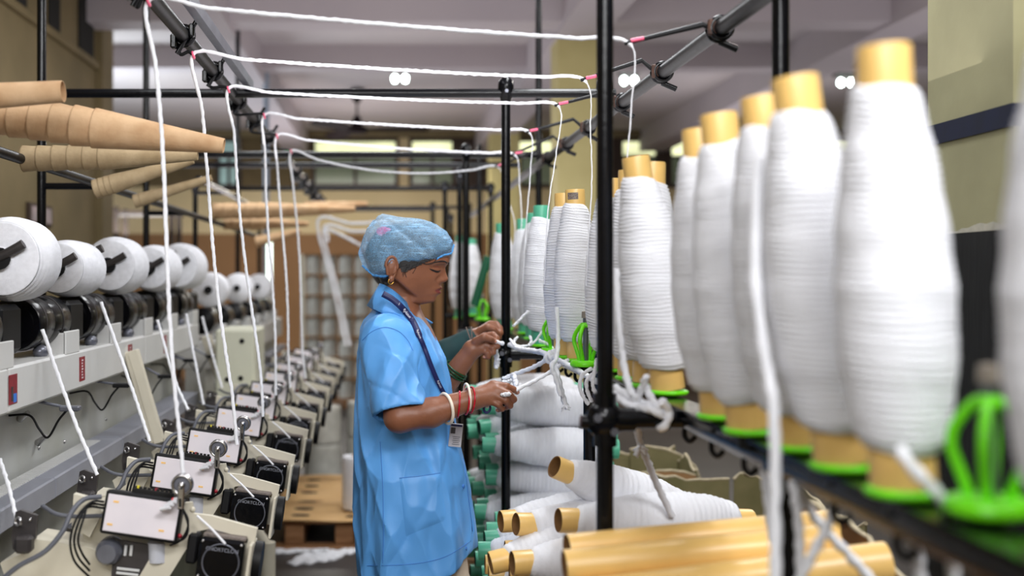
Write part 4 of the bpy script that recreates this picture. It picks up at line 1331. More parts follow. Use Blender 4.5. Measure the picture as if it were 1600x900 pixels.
rng_box(MB(), x0 - .02, x1, y0 - .01, y0 + .1, .0, .02).build('bottom_board', M['wood'], pal)
sh = thing('slotted_sheet', 'tan cardboard sheet with dark slots lying on the pallet', 'sheet', ((x0 + x1) / 2, 6.8, .148))
mb = MB()
nx, ny = 40, 30
vs, fs = [], []
for j in range(ny + 1):
    for i in range(nx + 1):
        f, g = i / nx, j / ny
        vs.append((x0 + .01 + (x1 - x0 - .02) * f, y0 + (y1 - y0) * g, .156 + .006 * math.sin(g * 26) + .004 * math.sin(f * 9 + g * 5)))
for j in range(ny):
    for i in range(nx):
        a = j * (nx + 1) + i
        fs.append((a, a + 1, a + nx + 2, a + nx + 1))
mb.add(vs, fs, True)
mb.add([(v[0], v[1], v[2] - .006) for v in vs], [f[::-1] for f in fs], True)
mb.build('board', M['tancard'], sh)
for j in range(6):
    yy = y0 + .09 + j * .235
    for i in range(3):
        xx = x0 + .17 + i * .30
        g = (yy - y0) / (y1 - y0); f = (xx - x0 - .01) / (x1 - x0 - .02)
        zz = .1575 + .006 * math.sin(g * 26) + .004 * math.sin(f * 9 + g * 5)
        MB().ball((xx, yy, zz), (.052 + .008 * math.sin(i + j), .026, .005), 14, 6).build('slot', M['dark'], sh)
def cheese(x, y, z, r, h, lab, group, mat='greycheese'):
    t = thing('yarn_cheese', lab, 'yarn cheese', (x, y, z), group)
    prof = [(.03, .0), (r * .96, 0), (r, .012)]
    for k in range(14):
        prof.append((r + (.0012 if k % 2 else 0), .02 + (h - .04) * k / 13))
    prof += [(r, h - .012), (r * .96, h), (.03, h)]
    MB().lathe(prof, 26, (x, y, z)).build('winding', M[mat], t)
    MB().lathe([(.031, h + .004), (.026, h + .004), (.026, h - .05), (0, h - .05)], 16, (x, y, z)).build('core', M['card'], t)
    return t
p = at(555, 806, 6.5)
cheese(p.x + .01, 6.45, .165, .082, .29, 'single white yarn cheese standing on the slotted sheet beside the woman', 'yarn cheeses near the pallet', 'cheese')
p = at(508, 740, 8.1)
for k in range(2):
    cheese(p.x - .02, 8.15, .03 + k * .262, .128, .255, ['large pale yarn cheese at the foot of the two high column', 'large pale yarn cheese on top of the two high column'][k], 'yarn cheeses near the pallet')
for k in range(2):
    cheese(p.x + .27, 8.45, .03 + k * .262, .128, .255, ['large pale yarn cheese half behind the woman\'s back, lower one', 'large pale yarn cheese half behind the woman\'s back, upper one'][k], 'yarn cheeses near the pallet')
base = thing('floor_board', 'low grey board under the large pale yarn cheeses', 'board', (p.x, 8.3, 0))
rng_box(MB(), p.x - .2, p.x + .45, 7.95, 8.65, .004, .028).build('panel', M['gmetal'], base)
# pallet wall of wrapped cheeses
Ys = 13.0
s = FOC / Ys
stack = thing('stack_pallet', 'pallet under the wrapped wall of yarn cheeses in the far hall', 'pallet', (-.55, Ys, 0))
rng_box(MB(), -1.0, .1, 12.88, 13.2, .06, .1).build('deck', M['wood'], stack)
for xx in (-.95, -.45, .05):
    rng_box(MB(), xx - .05, xx + .05, 12.88, 13.2, 0, .06).build('block', M['wood'], stack)
for r_ in range(7):
    z = .1 + r_ * .2325
    for c in range(6):
        x = -.835 + c * .183
        cheese(x, Ys, z, .083, .212, 'far wrapped yarn cheese, %s row from bottom, %s from left' % (ORD[r_], ORD[c]), 'wrapped yarn cheeses in the far stack')
    tag(rng_box(MB(), -.95, .18, 12.9, 13.1, z + .216, z + .2315).build('separator_board', M['card']), 'brown separator board over the %s row of the far yarn stack' % ORD[r_], 'board', 'separator boards of the far stack')
mb = MB()
mb.tube([(-.945, 12.905, .1), (-.945, 12.905, 1.72)], .02, 8)
o = mb.build('wrap_edge', mk('shiny_wrap', (226, 226, 206), .12, var=.03))
tag(o, 'shiny clear wrap bunched on the left edge of the far yarn stack', 'wrap')

# lint on the floor
mb = MB()
rl = random.Random(9)
for (ax, ay, bx, by, w_) in [(428, 862, 545, 855, .05), (465, 880, 535, 868, .05), (500, 868, 570, 856, .02), (470, 876, 500, 872, .04)]:
    for k in range(60):
        f = rl.random()
        px, py = ax + (bx - ax) * f + rl.gauss(0, 4), ay + (by - ay) * f + rl.gauss(0, 2)
        Y = FOC * EYE / (py - VY)
        q = at(px, py, Y)
        mb.ball((q.x, q.y, .004), (rl.uniform(.015, .04), rl.uniform(.015, .05), rl.uniform(.004, .012)), 8, 4)
o = mb.build('floor_lint', M['lint'])
tag(o, 'white cotton lint scattered on the dark floor before the pallet', 'lint', kind='stuff')
# ------------------------------------------------------------------ people: distance fields meshed with surface nets
class Field:
    def __init__(s, lo, hi, h):
        s.lo, s.h = np.array(lo, np.float32), h
        s.n = (np.ceil((np.array(hi) - np.array(lo)) / h).astype(int) + 1)
        s.F = np.full(s.n, .5, np.float32)
    def block(s, lo, hi):
        a = np.clip(np.floor((np.array(lo) - s.lo) / s.h).astype(int), 0, s.n)
        b = np.clip(np.ceil((np.array(hi) - s.lo) / s.h).astype(int) + 1, 0, s.n)
        sl = tuple(slice(a[i], b[i]) for i in range(3))
        ax = [s.lo[i] + s.h * np.arange(a[i], b[i], dtype=np.float32) for i in range(3)]
        return sl, ax[0][:, None, None], ax[1][None, :, None], ax[2][None, None, :]
    def smin(s, sl, d, k):
        A = s.F[sl]
        if k <= 0:
            np.minimum(A, d, out=A)
        else:
            h = np.clip(.5 + .5 * (d - A) / k, 0, 1)
            A[...] = d + (A - d) * (1 - h) if False else (d * (1 - h) + A * h - k * h * (1 - h))
    def cap(s, a, b, ra, rb, k=.01, sq=(1, 1, 1)):
        a, b = np.array(a, np.float32), np.array(b, np.float32)
        m = max(ra, rb) + k * 1.5 + .03
        sl, X, Y, Z = s.block(np.minimum(a, b) - m, np.maximum(a, b) + m)
        ab = b - a
        L2 = max(float(ab @ ab), 1e-12)
        t = np.clip(((X - a[0]) * ab[0] + (Y - a[1]) * ab[1] + (Z - a[2]) * ab[2]) / L2, 0, 1)
        d = np.sqrt(((X - a[0] - t * ab[0]) / sq[0]) ** 2 + ((Y - a[1] - t * ab[1]) / sq[1]) ** 2 + ((Z - a[2] - t * ab[2]) / sq[2]) ** 2) - (ra + (rb - ra) * t)
        s.smin(sl, d, k)
    def ell(s, c, r, k=.01):
        c, r = np.array(c), np.array(r)
        m = k * 1.5 + .03
        sl, X, Y, Z = s.block(c - r - m, c + r + m)
        q = np.sqrt(((X - c[0]) / r[0]) ** 2 + ((Y - c[1]) / r[1]) ** 2 + ((Z - c[2]) / r[2]) ** 2)
        s.smin(sl, (q - 1) * r.min(), k)
    def mesh(s):
        F, h, lo = s.F, s.h, s.lo
        I = F < 0
        nx, ny, nz = F.shape
        cnt = np.zeros((nx - 1, ny - 1, nz - 1), np.int8)
        for dx in (0, 1):
            for dy in (0, 1):
                for dz in (0, 1):
                    cnt += I[dx:nx - 1 + dx, dy:ny - 1 + dy, dz:nz - 1 + dz]
        act = (cnt > 0) & (cnt < 8)
        cells = np.argwhere(act)
        idx = np.full(act.shape, -1, np.int32)
        idx[act] = np.arange(len(cells))
        P = np.zeros((len(cells), 3), np.float64)
        N = np.zeros(len(cells))
        cor = [(0, 0, 0), (1, 0, 0), (0, 1, 0), (1, 1, 0), (0, 0, 1), (1, 0, 1), (0, 1, 1), (1, 1, 1)]
        val = [F[cells[:, 0] + c[0], cells[:, 1] + c[1], cells[:, 2] + c[2]] for c in cor]
        for a in range(8):
            for b in range(a + 1, 8):
                if sum(abs(cor[a][i] - cor[b][i]) for i in range(3)) != 1:
                    continue
                va, vb = val[a], val[b]
                m = (va < 0) != (vb < 0)
                t = np.where(m, va / np.where(m, va - vb, 1), 0)
                for i in range(3):
                    P[:, i] += np.where(m, cor[a][i] + t * (cor[b][i] - cor[a][i]), 0)
                N += m
        P = (P / N[:, None] + cells) * h + lo
        quads = []
        for ax in range(3):
            o = [(1, 2), (2, 0), (0, 1)][ax]
            A = I
            sl0 = [slice(None)] * 3; sl1 = [slice(None)] * 3
            sl0[ax] = slice(0, -1); sl1[ax] = slice(1, None)
            ch = np.argwhere(A[tuple(sl0)] != A[tuple(sl1)])
            ins = A[tuple(sl0)][ch[:, 0], ch[:, 1], ch[:, 2]]
            ok = (ch[:, o[0]] > 0) & (ch[:, o[1]] > 0) & (ch[:, o[0]] < F.shape[o[0]] - 1) & (ch[:, o[1]] < F.shape[o[1]] - 1)
            ch, ins = ch[ok], ins[ok]
            q = []
            for (da, db) in ((0, 0), (-1, 0), (-1, -1), (0, -1)):
                c = ch.copy()
                c[:, o[0]] += da; c[:, o[1]] += db
                q.append(idx[c[:, 0], c[:, 1], c[:, 2]])
            q = np.stack(q, 1)
            q[~ins] = q[~ins][:, ::-1]
            quads.append(q)
        Q = np.concatenate(quads)
        return P, Q

def grow(v, f):
    return v, f
def smooth_pts(P, Q, it=1):
    for _ in range(it):
        S = np.zeros_like(P); n = np.zeros(len(P))
        for k in range(4):
            a, b = Q[:, k], Q[:, (k + 1) % 4]
            np.add.at(S, a, P[b]); np.add.at(n, a, 1)
            np.add.at(S, b, P[a]); np.add.at(n, b, 1)
        P = P * .5 + .5 * S / np.maximum(n, 1)[:, None]
    return P
def np_obj(name, P, Q, mats, parent, org, mi=None):
    me = bpy.data.meshes.new(name)
    me.vertices.add(len(P)); me.vertices.foreach_set('co', (P - np.array(org)).astype(np.float32).ravel())
    n = len(Q); w_ = Q.shape[1]
    me.loops.add(n * w_); me.loops.foreach_set('vertex_index', Q.astype(np.int32).ravel())
    me.polygons.add(n); me.polygons.foreach_set('loop_start', np.arange(0, n * w_, w_, dtype=np.int32))
    me.polygons.foreach_set('use_smooth', np.ones(n, bool))
    for m in mats: me.materials.append(m)
    if mi is not None: me.polygons.foreach_set('material_index', mi.astype(np.int32))
    me.update(calc_edges=True); me.validate()
    o = bpy.data.objects.new(name, me)
    COL.objects.link(o)
    o.parent = parent
    return o

M['skin'] = mk('brown_skin', (130, 82, 58), .42, vscale=14, col2=(146, 94, 68), bump=.12, bscale=160, spec=.45)
M['skin'].node_tree.nodes['Principled BSDF'].inputs['Subsurface Weight'].default_value = .08
M['skin'].node_tree.nodes['Principled BSDF'].inputs['Subsurface Radius'].default_value = (.01, .004, .002)
M['lips'] = mk('lip_skin', (120, 56, 52), .4, var=.06, vscale=30)
M['hair'] = mk('black_hair', (18, 14, 14), .45, var=.3, vscale=40, stretch=(1, 1, 6), bump=.4, bscale=120)
M['coat'] = mk('sky_blue_coat_cloth', (96, 166, 234), .45, var=.05, vscale=7, bump=.10, bscale=26, spec=.4)
# cotton creases: facets from a voronoi field on top of the weave
nt = M['coat'].node_tree
bp0 = [n for n in nt.nodes if n.type == 'BUMP'][0]
vo = nt.nodes.new('ShaderNodeTexVoronoi'); vo.feature = 'SMOOTH_F1'; vo.inputs['Scale'].default_value = 11; vo.inputs['Smoothness'].default_value = .12
ns = nt.nodes.new('ShaderNodeTexNoise'); ns.inputs['Scale'].default_value = 5; ns.inputs['Detail'].default_value = 2
mxv = nt.nodes.new('ShaderNodeMixRGB'); mxv.inputs[0].default_value = .16
tcv = nt.nodes.new('ShaderNodeTexCoord')
mpv = nt.nodes.new('ShaderNodeMapping'); mpv.inputs['Scale'].default_value = (1.3, 1.3, .62); mpv.inputs['Rotation'].default_value = (.2, .35, 0)
nt.links.new(tcv.outputs['Object'], mpv.inputs[0]); nt.links.new(mpv.outputs[0], ns.inputs['Vector'])
nt.links.new(mpv.outputs[0], mxv.inputs[1]); nt.links.new(ns.outputs['Color'], mxv.inputs[2])
nt.links.new(mxv.outputs[0], vo.inputs['Vector'])
bv = nt.nodes.new('ShaderNodeBump'); bv.inputs['Strength'].default_value = .75; bv.inputs['Distance'].default_value = .035
nt.links.new(vo.outputs['Distance'], bv.inputs['Height'])
nt.links.new(bv.outputs[0], bp0.inputs['Normal'])
M['coatseam'] = mk('coat_seam_thread', (60, 122, 200), .6, var=.05)
M['navyrib'] = mk('navy_lanyard', (22, 30, 84), .5, var=.1)
M['trous'] = mk('cream_trousers', (214, 196, 172), .8, vscale=9, col2=(226, 210, 188), bump=.1)
M['teal'] = mk('dark_teal_sleeve', (12, 52, 54), .8, var=.15, vscale=20)
M['nail'] = mk('finger_nail', (196, 140, 120), .3, var=.05)
M['gold'] = mk('gold_metal', (226, 176, 80), .25, metal=1, var=.1)
M['bangr'] = mk('red_bangle', (190, 16, 40), .3, var=.25, vscale=200)
M['bangw'] = mk('white_bangle', (236, 224, 206), .4, var=.04)
M['bangg'] = mk('green_bangle', (10, 70, 36), .25, var=.2, vscale=100)
M['pinkband'] = mk('pink_hair_band', (240, 60, 150), .8, var=.15, vscale=60)
M['idcard'] = mk('id_card', (196, 192, 196), .35, var=.05, vscale=40)
# thin non woven hair cap: part of the light passes through it
mcap = mk('blue_hair_cap', (140, 196, 240), .6, vscale=18, col2=(172, 214, 248), bump=.25, bscale=200, stretch=(1, 1, 3))
nt = mcap.node_tree
tr = nt.nodes.new('ShaderNodeBsdfTransparent')
mx = nt.nodes.new('ShaderNodeMixShader')
tc = nt.nodes.new('ShaderNodeTexCoord')
no = nt.nodes.new('ShaderNodeTexNoise'); no.inputs['Scale'].default_value = 520; no.inputs['Detail'].default_value = 2
rp_ = nt.nodes.new('ShaderNodeValToRGB')
rp_.color_ramp.elements[0].position = .35; rp_.color_ramp.elements[1].position = .65
rp_.color_ramp.elements[0].color = (.26, .26, .26, 1); rp_.color_ramp.elements[1].color = (.56, .56, .56, 1)
nt.links.new(tc.outputs['Object'], no.inputs['Vector']); nt.links.new(no.outputs['Fac'], rp_.inputs[0])
out = nt.nodes['Material Output']
mps = nt.nodes.new('ShaderNodeMapping'); mps.inputs['Rotation'].default_value = (0, -.55, 0); mps.inputs['Scale'].default_value = (14, 60, 130)
st_ = nt.nodes.new('ShaderNodeTexNoise'); st_.inputs['Scale'].default_value = 1.6; st_.inputs['Detail'].default_value = 3
nt.links.new(tc.outputs['Object'], mps.inputs[0]); nt.links.new(mps.outputs[0], st_.inputs['Vector'])
rs_ = nt.nodes.new('ShaderNodeValToRGB'); rs_.color_ramp.elements[0].position = .56; rs_.color_ramp.elements[1].position = .70
rs_.color_ramp.elements[0].color = (0, 0, 0, 1); rs_.color_ramp.elements[1].color = (.34, .34, .34, 1)
nt.links.new(st_.outputs['Fac'], rs_.inputs[0])
ad_ = nt.nodes.new('ShaderNodeMath'); ad_.operation = 'ADD'; ad_.use_clamp = True
nt.links.new(rp_.outputs[0], ad_.inputs[0]); nt.links.new(rs_.outputs[0], ad_.inputs[1])
nt.links.new(ad_.outputs[0], mx.inputs[0])
nt.links.new(tr.outputs[0], mx.inputs[1]); nt.links.new(nt.nodes['Principled BSDF'].outputs[0], mx.inputs[2])
nt.links.new(mx.outputs[0], out.inputs[0])
M['cap'] = mcap

YW = 3.16
SW = FOC / YW
def W(px, py, y=YW):
    p = at(px, py, y)
    return np.array((p.x, p.y, p.z))

# head built as stacked rings: pixel row, front, back, half width, front pinch
HEAD = [(347, 650, 628, .012, 0), (349, 662, 616, .028, 0), (354, 676, 600, .046, 0), (363, 690, 588, .062, 0), (375, 699, 580, .071, 0), (388, 703, 577, .0745, .05), (400, 703.5, 577, .075, .08),
        (407, 703, 580, .0745, .10), (411, 701.5, 582, .074, .12), (415, 698, 584, .0735, .13), (419, 695.5, 586, .073, .15), (425, 693, 590, .0725, .19), (434, 690.5, 594, .071, .24), (441, 689.5, 597, .068, .30), (447, 689.5, 599, .065, .36),
        (453, 688.5, 600, .061, .40), (459, 686, 601, .057, .44), (465, 682.5, 602, .053, .48), (469, 681, 602, .050, .5), (472, 677, 602, .0475, .5), (474, 668, 602, .0465, .4), (475.5, 656, 602, .046, .25), (479, 653, 602, .046, .1),
        (486, 655, 601, .046, 0), (496, 658, 598, .047, 0), (508, 661, 592, .052, 0), (520, 664, 586, .058, 0)]
def interp(tab, py, j):
    xs = [r[0] for r in tab]
    return float(np.interp(py, xs, [r[j] for r in tab]))
def head_pt(py, th, off=0.0):
    """th: 0 = straight ahead (+X), pi/2 = far side (+Y)"""
    f, b, hw, pin = (interp(HEAD, py, j) for j in (1, 2, 3, 4))
    xc = (f * .42 + b * .58)
    c, s_ = math.cos(th), math.sin(th)
    x = xc + ((f - xc) if c > 0 else (xc - b)) * c
    y = hw * math.copysign(abs(s_) ** .92, s_) * (1 - pin * max(0, c) ** 1.2)
    z = EYE - (py - VY) / SW
    X = (x - VX) / SW
    # behind the jaw line the section narrows to the neck
    if py > 432:
        px_ = x
        jx = float(np.interp(py, [432, 438, 454, 465, 470, 473, 476], [612, 623, 640, 655, 664, 676, 702]))
        q = min(1, max(0, (px_ - jx + 3) / 9.0)); q = q * q * (3 - 2 * q)
        lim_ = .039
        a_ = min(1, (py - 432) / 8.0)
        if abs(y) > lim_:
            y = math.copysign(abs(y) * (1 - (1 - q) * a_) + lim_ * (1 - q) * a_, y)
    g = lambda v, m, sd: math.exp(-((v - m) / sd) ** 2)
    if c > 0:
        front = 1.0
        nose = np.interp(py, [414, 418, 424, 430, 434.5, 437, 440, 442.5, 445], [0, .0012, .0064, .0125, .0178, .0186, .0135, .003, 0])
        sig = np.interp(py, [412, 424, 434, 441], [.0052, .0065, .0088, .0115])
        X += nose * g(y, 0, sig)
        X += .0065 * g(py, 438.0, 3.4) * (g(y, .0135, .0052) + g(y, -.0135, .0052)) - .004 * g(py, 436, 4) * (g(y, .022, .005) + g(y, -.022, .005))          # nostril wings
        X -= .0125 * g(py, 418.5, 5.2) * (g(y, .030, .014) + g(y, -.030, .014))            # sockets
        X += .0072 * g(py, 421.0, 3.4) * (g(y, .031, .010) + g(y, -.031, .010))             # lowered lids
        X += .003 * g(py, 410.5, 3.0) * (g(y, .030, .018) + g(y, -.030, .018))              # brow
        X += .0048 * g(py, 450.0, 2.4) * g(y, 0, .017)                                      # lips
        X += .0056 * g(py, 457.2, 2.7) * g(y, 0, .015)
        X -= .0034 * g(py, 453.4, 1.3) * g(y, 0, .020)
        X -= .002 * g(py, 463.0, 2.5) * g(y, 0, .02)
        X += .004 * g(py, 436, 9) * (g(y, .040, .016) + g(y, -.040, .016))                  # cheeks
        X -= .0012 * g(py, 446, 2) * g(y, 0, .003)
    n = Vector((c, s_, 0)) * off
    return Vector((X + n.x, y + n.y, z))
HAX = np.array([(625 - VX) / SW, 0, 0])
YAW = math.radians(-11)
HR = Matrix.Rotation(YAW, 3, 'Z')
def head_w(v):
    q = HR @ (Vector(v) - Vector((HAX[0], 0, 0))) + Vector((HAX[0], 0, 0))
    return Vector((q.x, q.y + YW, q.z))
def head_grid(off=0.0, nseg=96, py0=347, py1=520, rows=110):
    pys = []
    for i in range(rows + 1):
        f = i / rows
        pys.append(py0 + (py1 - py0) * f)
    V, Fq, meta = [], [], []
    for py in pys:
        for k in range(nseg):
            # denser around the face
            t = -math.pi + 2 * math.pi * k / nseg
            th = t - .38 * math.sin(t)
            V.append(head_w(head_pt(py, th, off)))
            meta.append((py, th))
    for i in range(rows):
        for k in range(nseg):
            k2 = (k + 1) % nseg
            Fq.append((i * nseg + k, (i + 1) * nseg + k, (i + 1) * nseg + k2, i * nseg + k2))
    return V, Fq, meta

# --- the woman
woman = thing('person', 'woman in a sky blue coat and blue hair cap joining white rovings at the creel', 'person', (.07, YW, 0))
ORGW = tuple(woman.location)
yN, yF = 2.935, 3.31
fl = Field((-.16, 2.78, -.005), (.50, 3.50, 1.40), .0032)
# near arm (her right)
fl.cap(W(606, 530, 3.02), W(624, 652, yN), .040, .037, .02)
fl.cap(W(624, 652, yN), W(672, 645, yN), .0385, .036, .015)
fl.cap(W(672, 645, yN), W(742, 623, yN), .037, .0255, .015)
def hand(P, k=.0075):
    for (a, b, ra, rb) in P:
        fl.cap(a, b, ra, rb, k)
def near(px, py, dy):
    return W(px, py, yN + dy)
wr = near(740, 623.5, 0)
hand([(wr, near(770, 602, .012), .022, .0125), (wr, near(776, 609, 0), .022, .0125), (wr, near(774, 618, -.006), .021, .012), (wr, near(768, 627, -.008), .019, .0105)], .012)
fing = {
 'index': ([near(770, 601, .012), near(791, 604, .004), near(802, 608.5, .010), near(808, 613, .018)], [.0112, .0098, .0086, .0070]),
 'middle': ([near(776, 609, -.002), near(795, 616, -.012), near(803, 624, .000), near(797, 630, .014)], [.0112, .0098, .0085, .0070]),
 'ring': ([near(774, 618, -.008), near(790, 626, -.016), near(797, 634, -.004), near(790, 637.5, .010)], [.0105, .0092, .0080, .0068]),
 'little': ([near(768, 627, -.010), near(779, 633, -.016), near(785, 639, -.006), near(778, 641, .006)], [.0092, .0080, .0070, .0060]),
 'thumb': ([near(752, 611, .024), near(774, 603, .040), near(793, 606, .036), near(806, 611, .026)], [.0150, .0118, .0100, .0078])}
for nm, (P, R_) in fing.items():
    for i in range(3):
        fl.cap(P[i], P[i + 1], R_[i], R_[i + 1], .0035)
# far arm (her left)
def far(px, py, dy=0):
    return W(px, py, yF + dy)
fl.cap(W(622, 530, 3.30), W(655, 655, 3.36), .040, .038, .02)
fl.cap(W(655, 655, 3.36), far(738, 546), .041, .0255, .015)
wl = far(738, 546)
hand([(wl, far(758, 526, .012), .021, .0125), (wl, far(762, 532, 0), .021, .0125), (wl, far(760, 540, -.008), .020, .012), (wl, far(754, 547, -.012), .018, .0105)], .012)
fing2 = {
 'index': ([far(758, 526, .012), far(770, 523, .004), far(776, 528, -.004), far(773, 535, -.010)], [.0108, .0095, .0084, .0070]),
 'middle': ([far(762, 532, 0), far(774, 533, -.008), far(777, 541, -.014), far(769, 544, -.010)], [.0108, .0095, .0084, .0070]),
 'ring': ([far(760, 540, -.008), far(770, 544, -.016), far(771, 551, -.018), far(764, 552, -.012)], [.0100, .0088, .0078, .0066]),
 'little': ([far(754, 547, -.012), far(762, 552, -.020), far(763, 558, -.020), far(757, 558, -.014)], [.0090, .0080, .0070, .0060]),
 'thumb': ([far(744, 534, -.016), far(756, 527, -.030), far(766, 530, -.028), far(773, 534, -.020)], [.0140, .0112, .0096, .0076])}
for nm, (P, R_) in fing2.items():
    for i in range(3):
        fl.cap(P[i], P[i + 1], R_[i], R_[i + 1], .0035)
# trunk, neck, legs
fl.cap(W(628, 450), W(612, 525), .05, .055, .03)
fl.cap((W(612, 530, 3.06)), (W(614, 530, 3.26)), .05, .05, .03)
fl.ell(W(628, 570), (.105, .15, .16), .04)
fl.ell(W(632, 680), (.095, .14, .15), .04)
fl.ell(W(638, 770), (.115, .165, .13), .04)
for dy in (-.085, .085):
    hip, knee, ank = W(650, 800, YW + dy), W(676, 1000, YW + dy * .95), W(656, 1205, YW + dy * .9)
    fl.cap(hip, knee, .085, .055, .03)
    fl.cap(knee, ank, .055, .036, .02)
    fl.cap(ank, ank + np.array((.0, 0, -.06)), .036, .034, .01)
    fl.cap(ank + np.array((-.02, 0, -.06)), ank + np.array((.14, 0, -.075)), .032, .020, .02)
P, Q = fl.mesh()
P = smooth_pts(P, Q, 1)
V, Fq, meta = head_grid()
n0 = len(P)
crown = len(V)
HV = np.array([tuple(v) for v in V])
P2 = np.concatenate([P, HV])
FQ = np.array(Fq)
mi = np.zeros(len(Q) + len(FQ), np.int32)
for k, f in enumerate(Fq):
    py = sum(meta[i][0] for i in f) / 4
    th = sum(meta[i][1] for i in f) / 4
    v = sum((V[i] for i in f), Vector()) / 4
    hp = head_pt(py, th)
    if abs(th) < .8:
        hwid = .0195
        yy = hp.y / hwid
        if abs(yy) < 1:
            up = 453.3 - 4.2 * (1 - yy * yy) ** .7 + .6 * math.exp(-(hp.y / .004) ** 2)
            dn = 453.3 + 6.0 * (1 - yy * yy) ** .6
            if up < py < dn:
                mi[len(Q) + k] = 1
Q2 = np.concatenate([Q, FQ + n0])
# ears as part of the one skin
def ear_mesh(side):
    mb = MB()
    c = head_pt(419, side * 1.83)
    ctr = Vector((c.x, side * (abs(c.y) + .013), EYE - (419 - VY) / SW))
    E = Matrix.Rotation(side * -.32, 3, 'Z') @ Matrix.Rotation(.18, 3, 'Y')
    ring = []
    for k in range(29):
        t = -.25 * math.pi + 1.62 * math.pi * k / 28
        ring.append(ctr + E @ Vector((-.0165 * math.cos(t) * (1 if math.sin(t) > 0 else .75) - .003 * math.sin(t), side * (.004 + .003 * math.cos(t)), .029 * math.sin(t))))
    mb.tube(ring, [.0034 + .0012 * math.sin(math.pi * i / 28) for i in range(29)], 9)
    mb.ball(ctr + E @ Vector((.001, side * -.001, .004)), (.0155, .0085, .0285), 18, 12, M=E)
    mb.tube([ctr + E @ Vector((.010, side * .003, .006)), ctr + E @ Vector((.012, side * .004, -.006)), ctr + E @ Vector((.008, side * .003, -.014))], [.004, .0048, .004], 8)
    mb.ball(ctr + E @ Vector((.005, side * .003, -.029)), (.0078, .0042, .0095), 12, 8, M=E)
    inner = [ctr + E @ Vector((-.009 * math.cos(t), side * .0045, .018 * math.sin(t) + .002)) for t in [(-.3 + 1.5 * k / 12) * math.pi for k in range(13)]]
    mb.tube(inner, .0028, 7)
    return [head_w(v) for v in mb.v], mb.f, head_w(ctr + E @ Vector((.005, side * .003, -.036)))
verts = [tuple(p) for p in P2]
faces = [tuple(q) for q in Q2.tolist()]
mis = list(mi)
lobes = {}
for side in (-1, 1):
    ev, ef, lobe = ear_mesh(side)
    lobes[side] = lobe
    b = len(verts)
    verts += [tuple(v) for v in ev]
    faces += [tuple(i + b for i in f) for f in ef]
    mis += [0] * len(ef)
me = bpy.data.meshes.new('body')
me.from_pydata([tuple(np.array(v) - np.array(ORGW)) for v in verts], [], faces)
me.polygons.foreach_set('use_smooth', [True] * len(faces))
me.materials.append(M['skin']); me.materials.append(M['lips'])
me.polygons.foreach_set('material_index', mis)
me.update()
body = bpy.data.objects.new('body', me); COL.objects.link(body); body.parent = woman
headbvh = BVHTree.FromPolygons([v for v in V], Fq)
def cast(bvh, px, py, off=.001):
    o_ = Vector((0, 0, EYE))
    d = (at(px, py, 1.0) - o_).normalized()
    hit = bvh.ray_cast(o_, d)
    if hit[0] is None: return None, None
    n = hit[1] if hit[1].dot(d) < 0 else -hit[1]
    return hit[0] + n * off, n
# nails
mb = MB()
for nm, (P_, R_) in list(fing.items()) + list(fing2.items()):
    a, b = Vector(P_[2]), Vector(P_[3])
    d = (b - a).normalized()
    up = Vector((0, -1, .25)); up = (up - d * up.dot(d)).normalized()
    c = a.lerp(b, .85) + up * (R_[3] * .86)
    Rm = Matrix((d, up.cross(d), up)).transposed()
    mb.ball(c, (.0058, .0043, .0014), 10, 6, M=Rm)
no_ = mb.build('finger_nails', M['nail'], woman); no_['kind'] = 'stuff'

# face details on both sides, laid on the skin
def face_line(pts, r, nm, mat, both=True):
    """pts: (py, th) in head angles"""
    for sd in ((-1, 1) if both else (-1,)):
        P_ = [head_w(head_pt(py, sd * th, .0006)) for py, th in pts]
        MB().tube(catmull(P_, 4), r if not hasattr(r, '__len__') else list(np.interp(np.linspace(0, 1, len(catmull(P_, 4))), np.linspace(0, 1, len(r)), r)), 6).build(nm, M[mat], woman)
face_line([(411.5, .20), (409.0, .40), (409.0, .62), (412.8, .90)], [.0012, .0022, .0019, .0007], 'eyebrow', 'hair')
face_line([(422.6, .30), (424.6, .42), (424.2, .56), (422.0, .70), (420.4, .78)], [.0012, .0024, .0027, .0022, .0008], 'eyelashes', 'hair')
face_line([(418.6, .30), (417.4, .42), (418.2, .56)], [.0004, .0007, .0004], 'lid_shade_line', 'lips')  # dark line paints the shade of the eyelid
b0 = head_w(head_pt(411, 0, .0008))
MB().ball(b0, .0024, 10, 6).build('bindi', M['hair'], woman)
b1 = head_w(head_pt(391, 0.02, .0012))
MB().ball(b1, (.003, .004, .007), 10, 6).build('red_parting_mark', M['bangr'], woman)
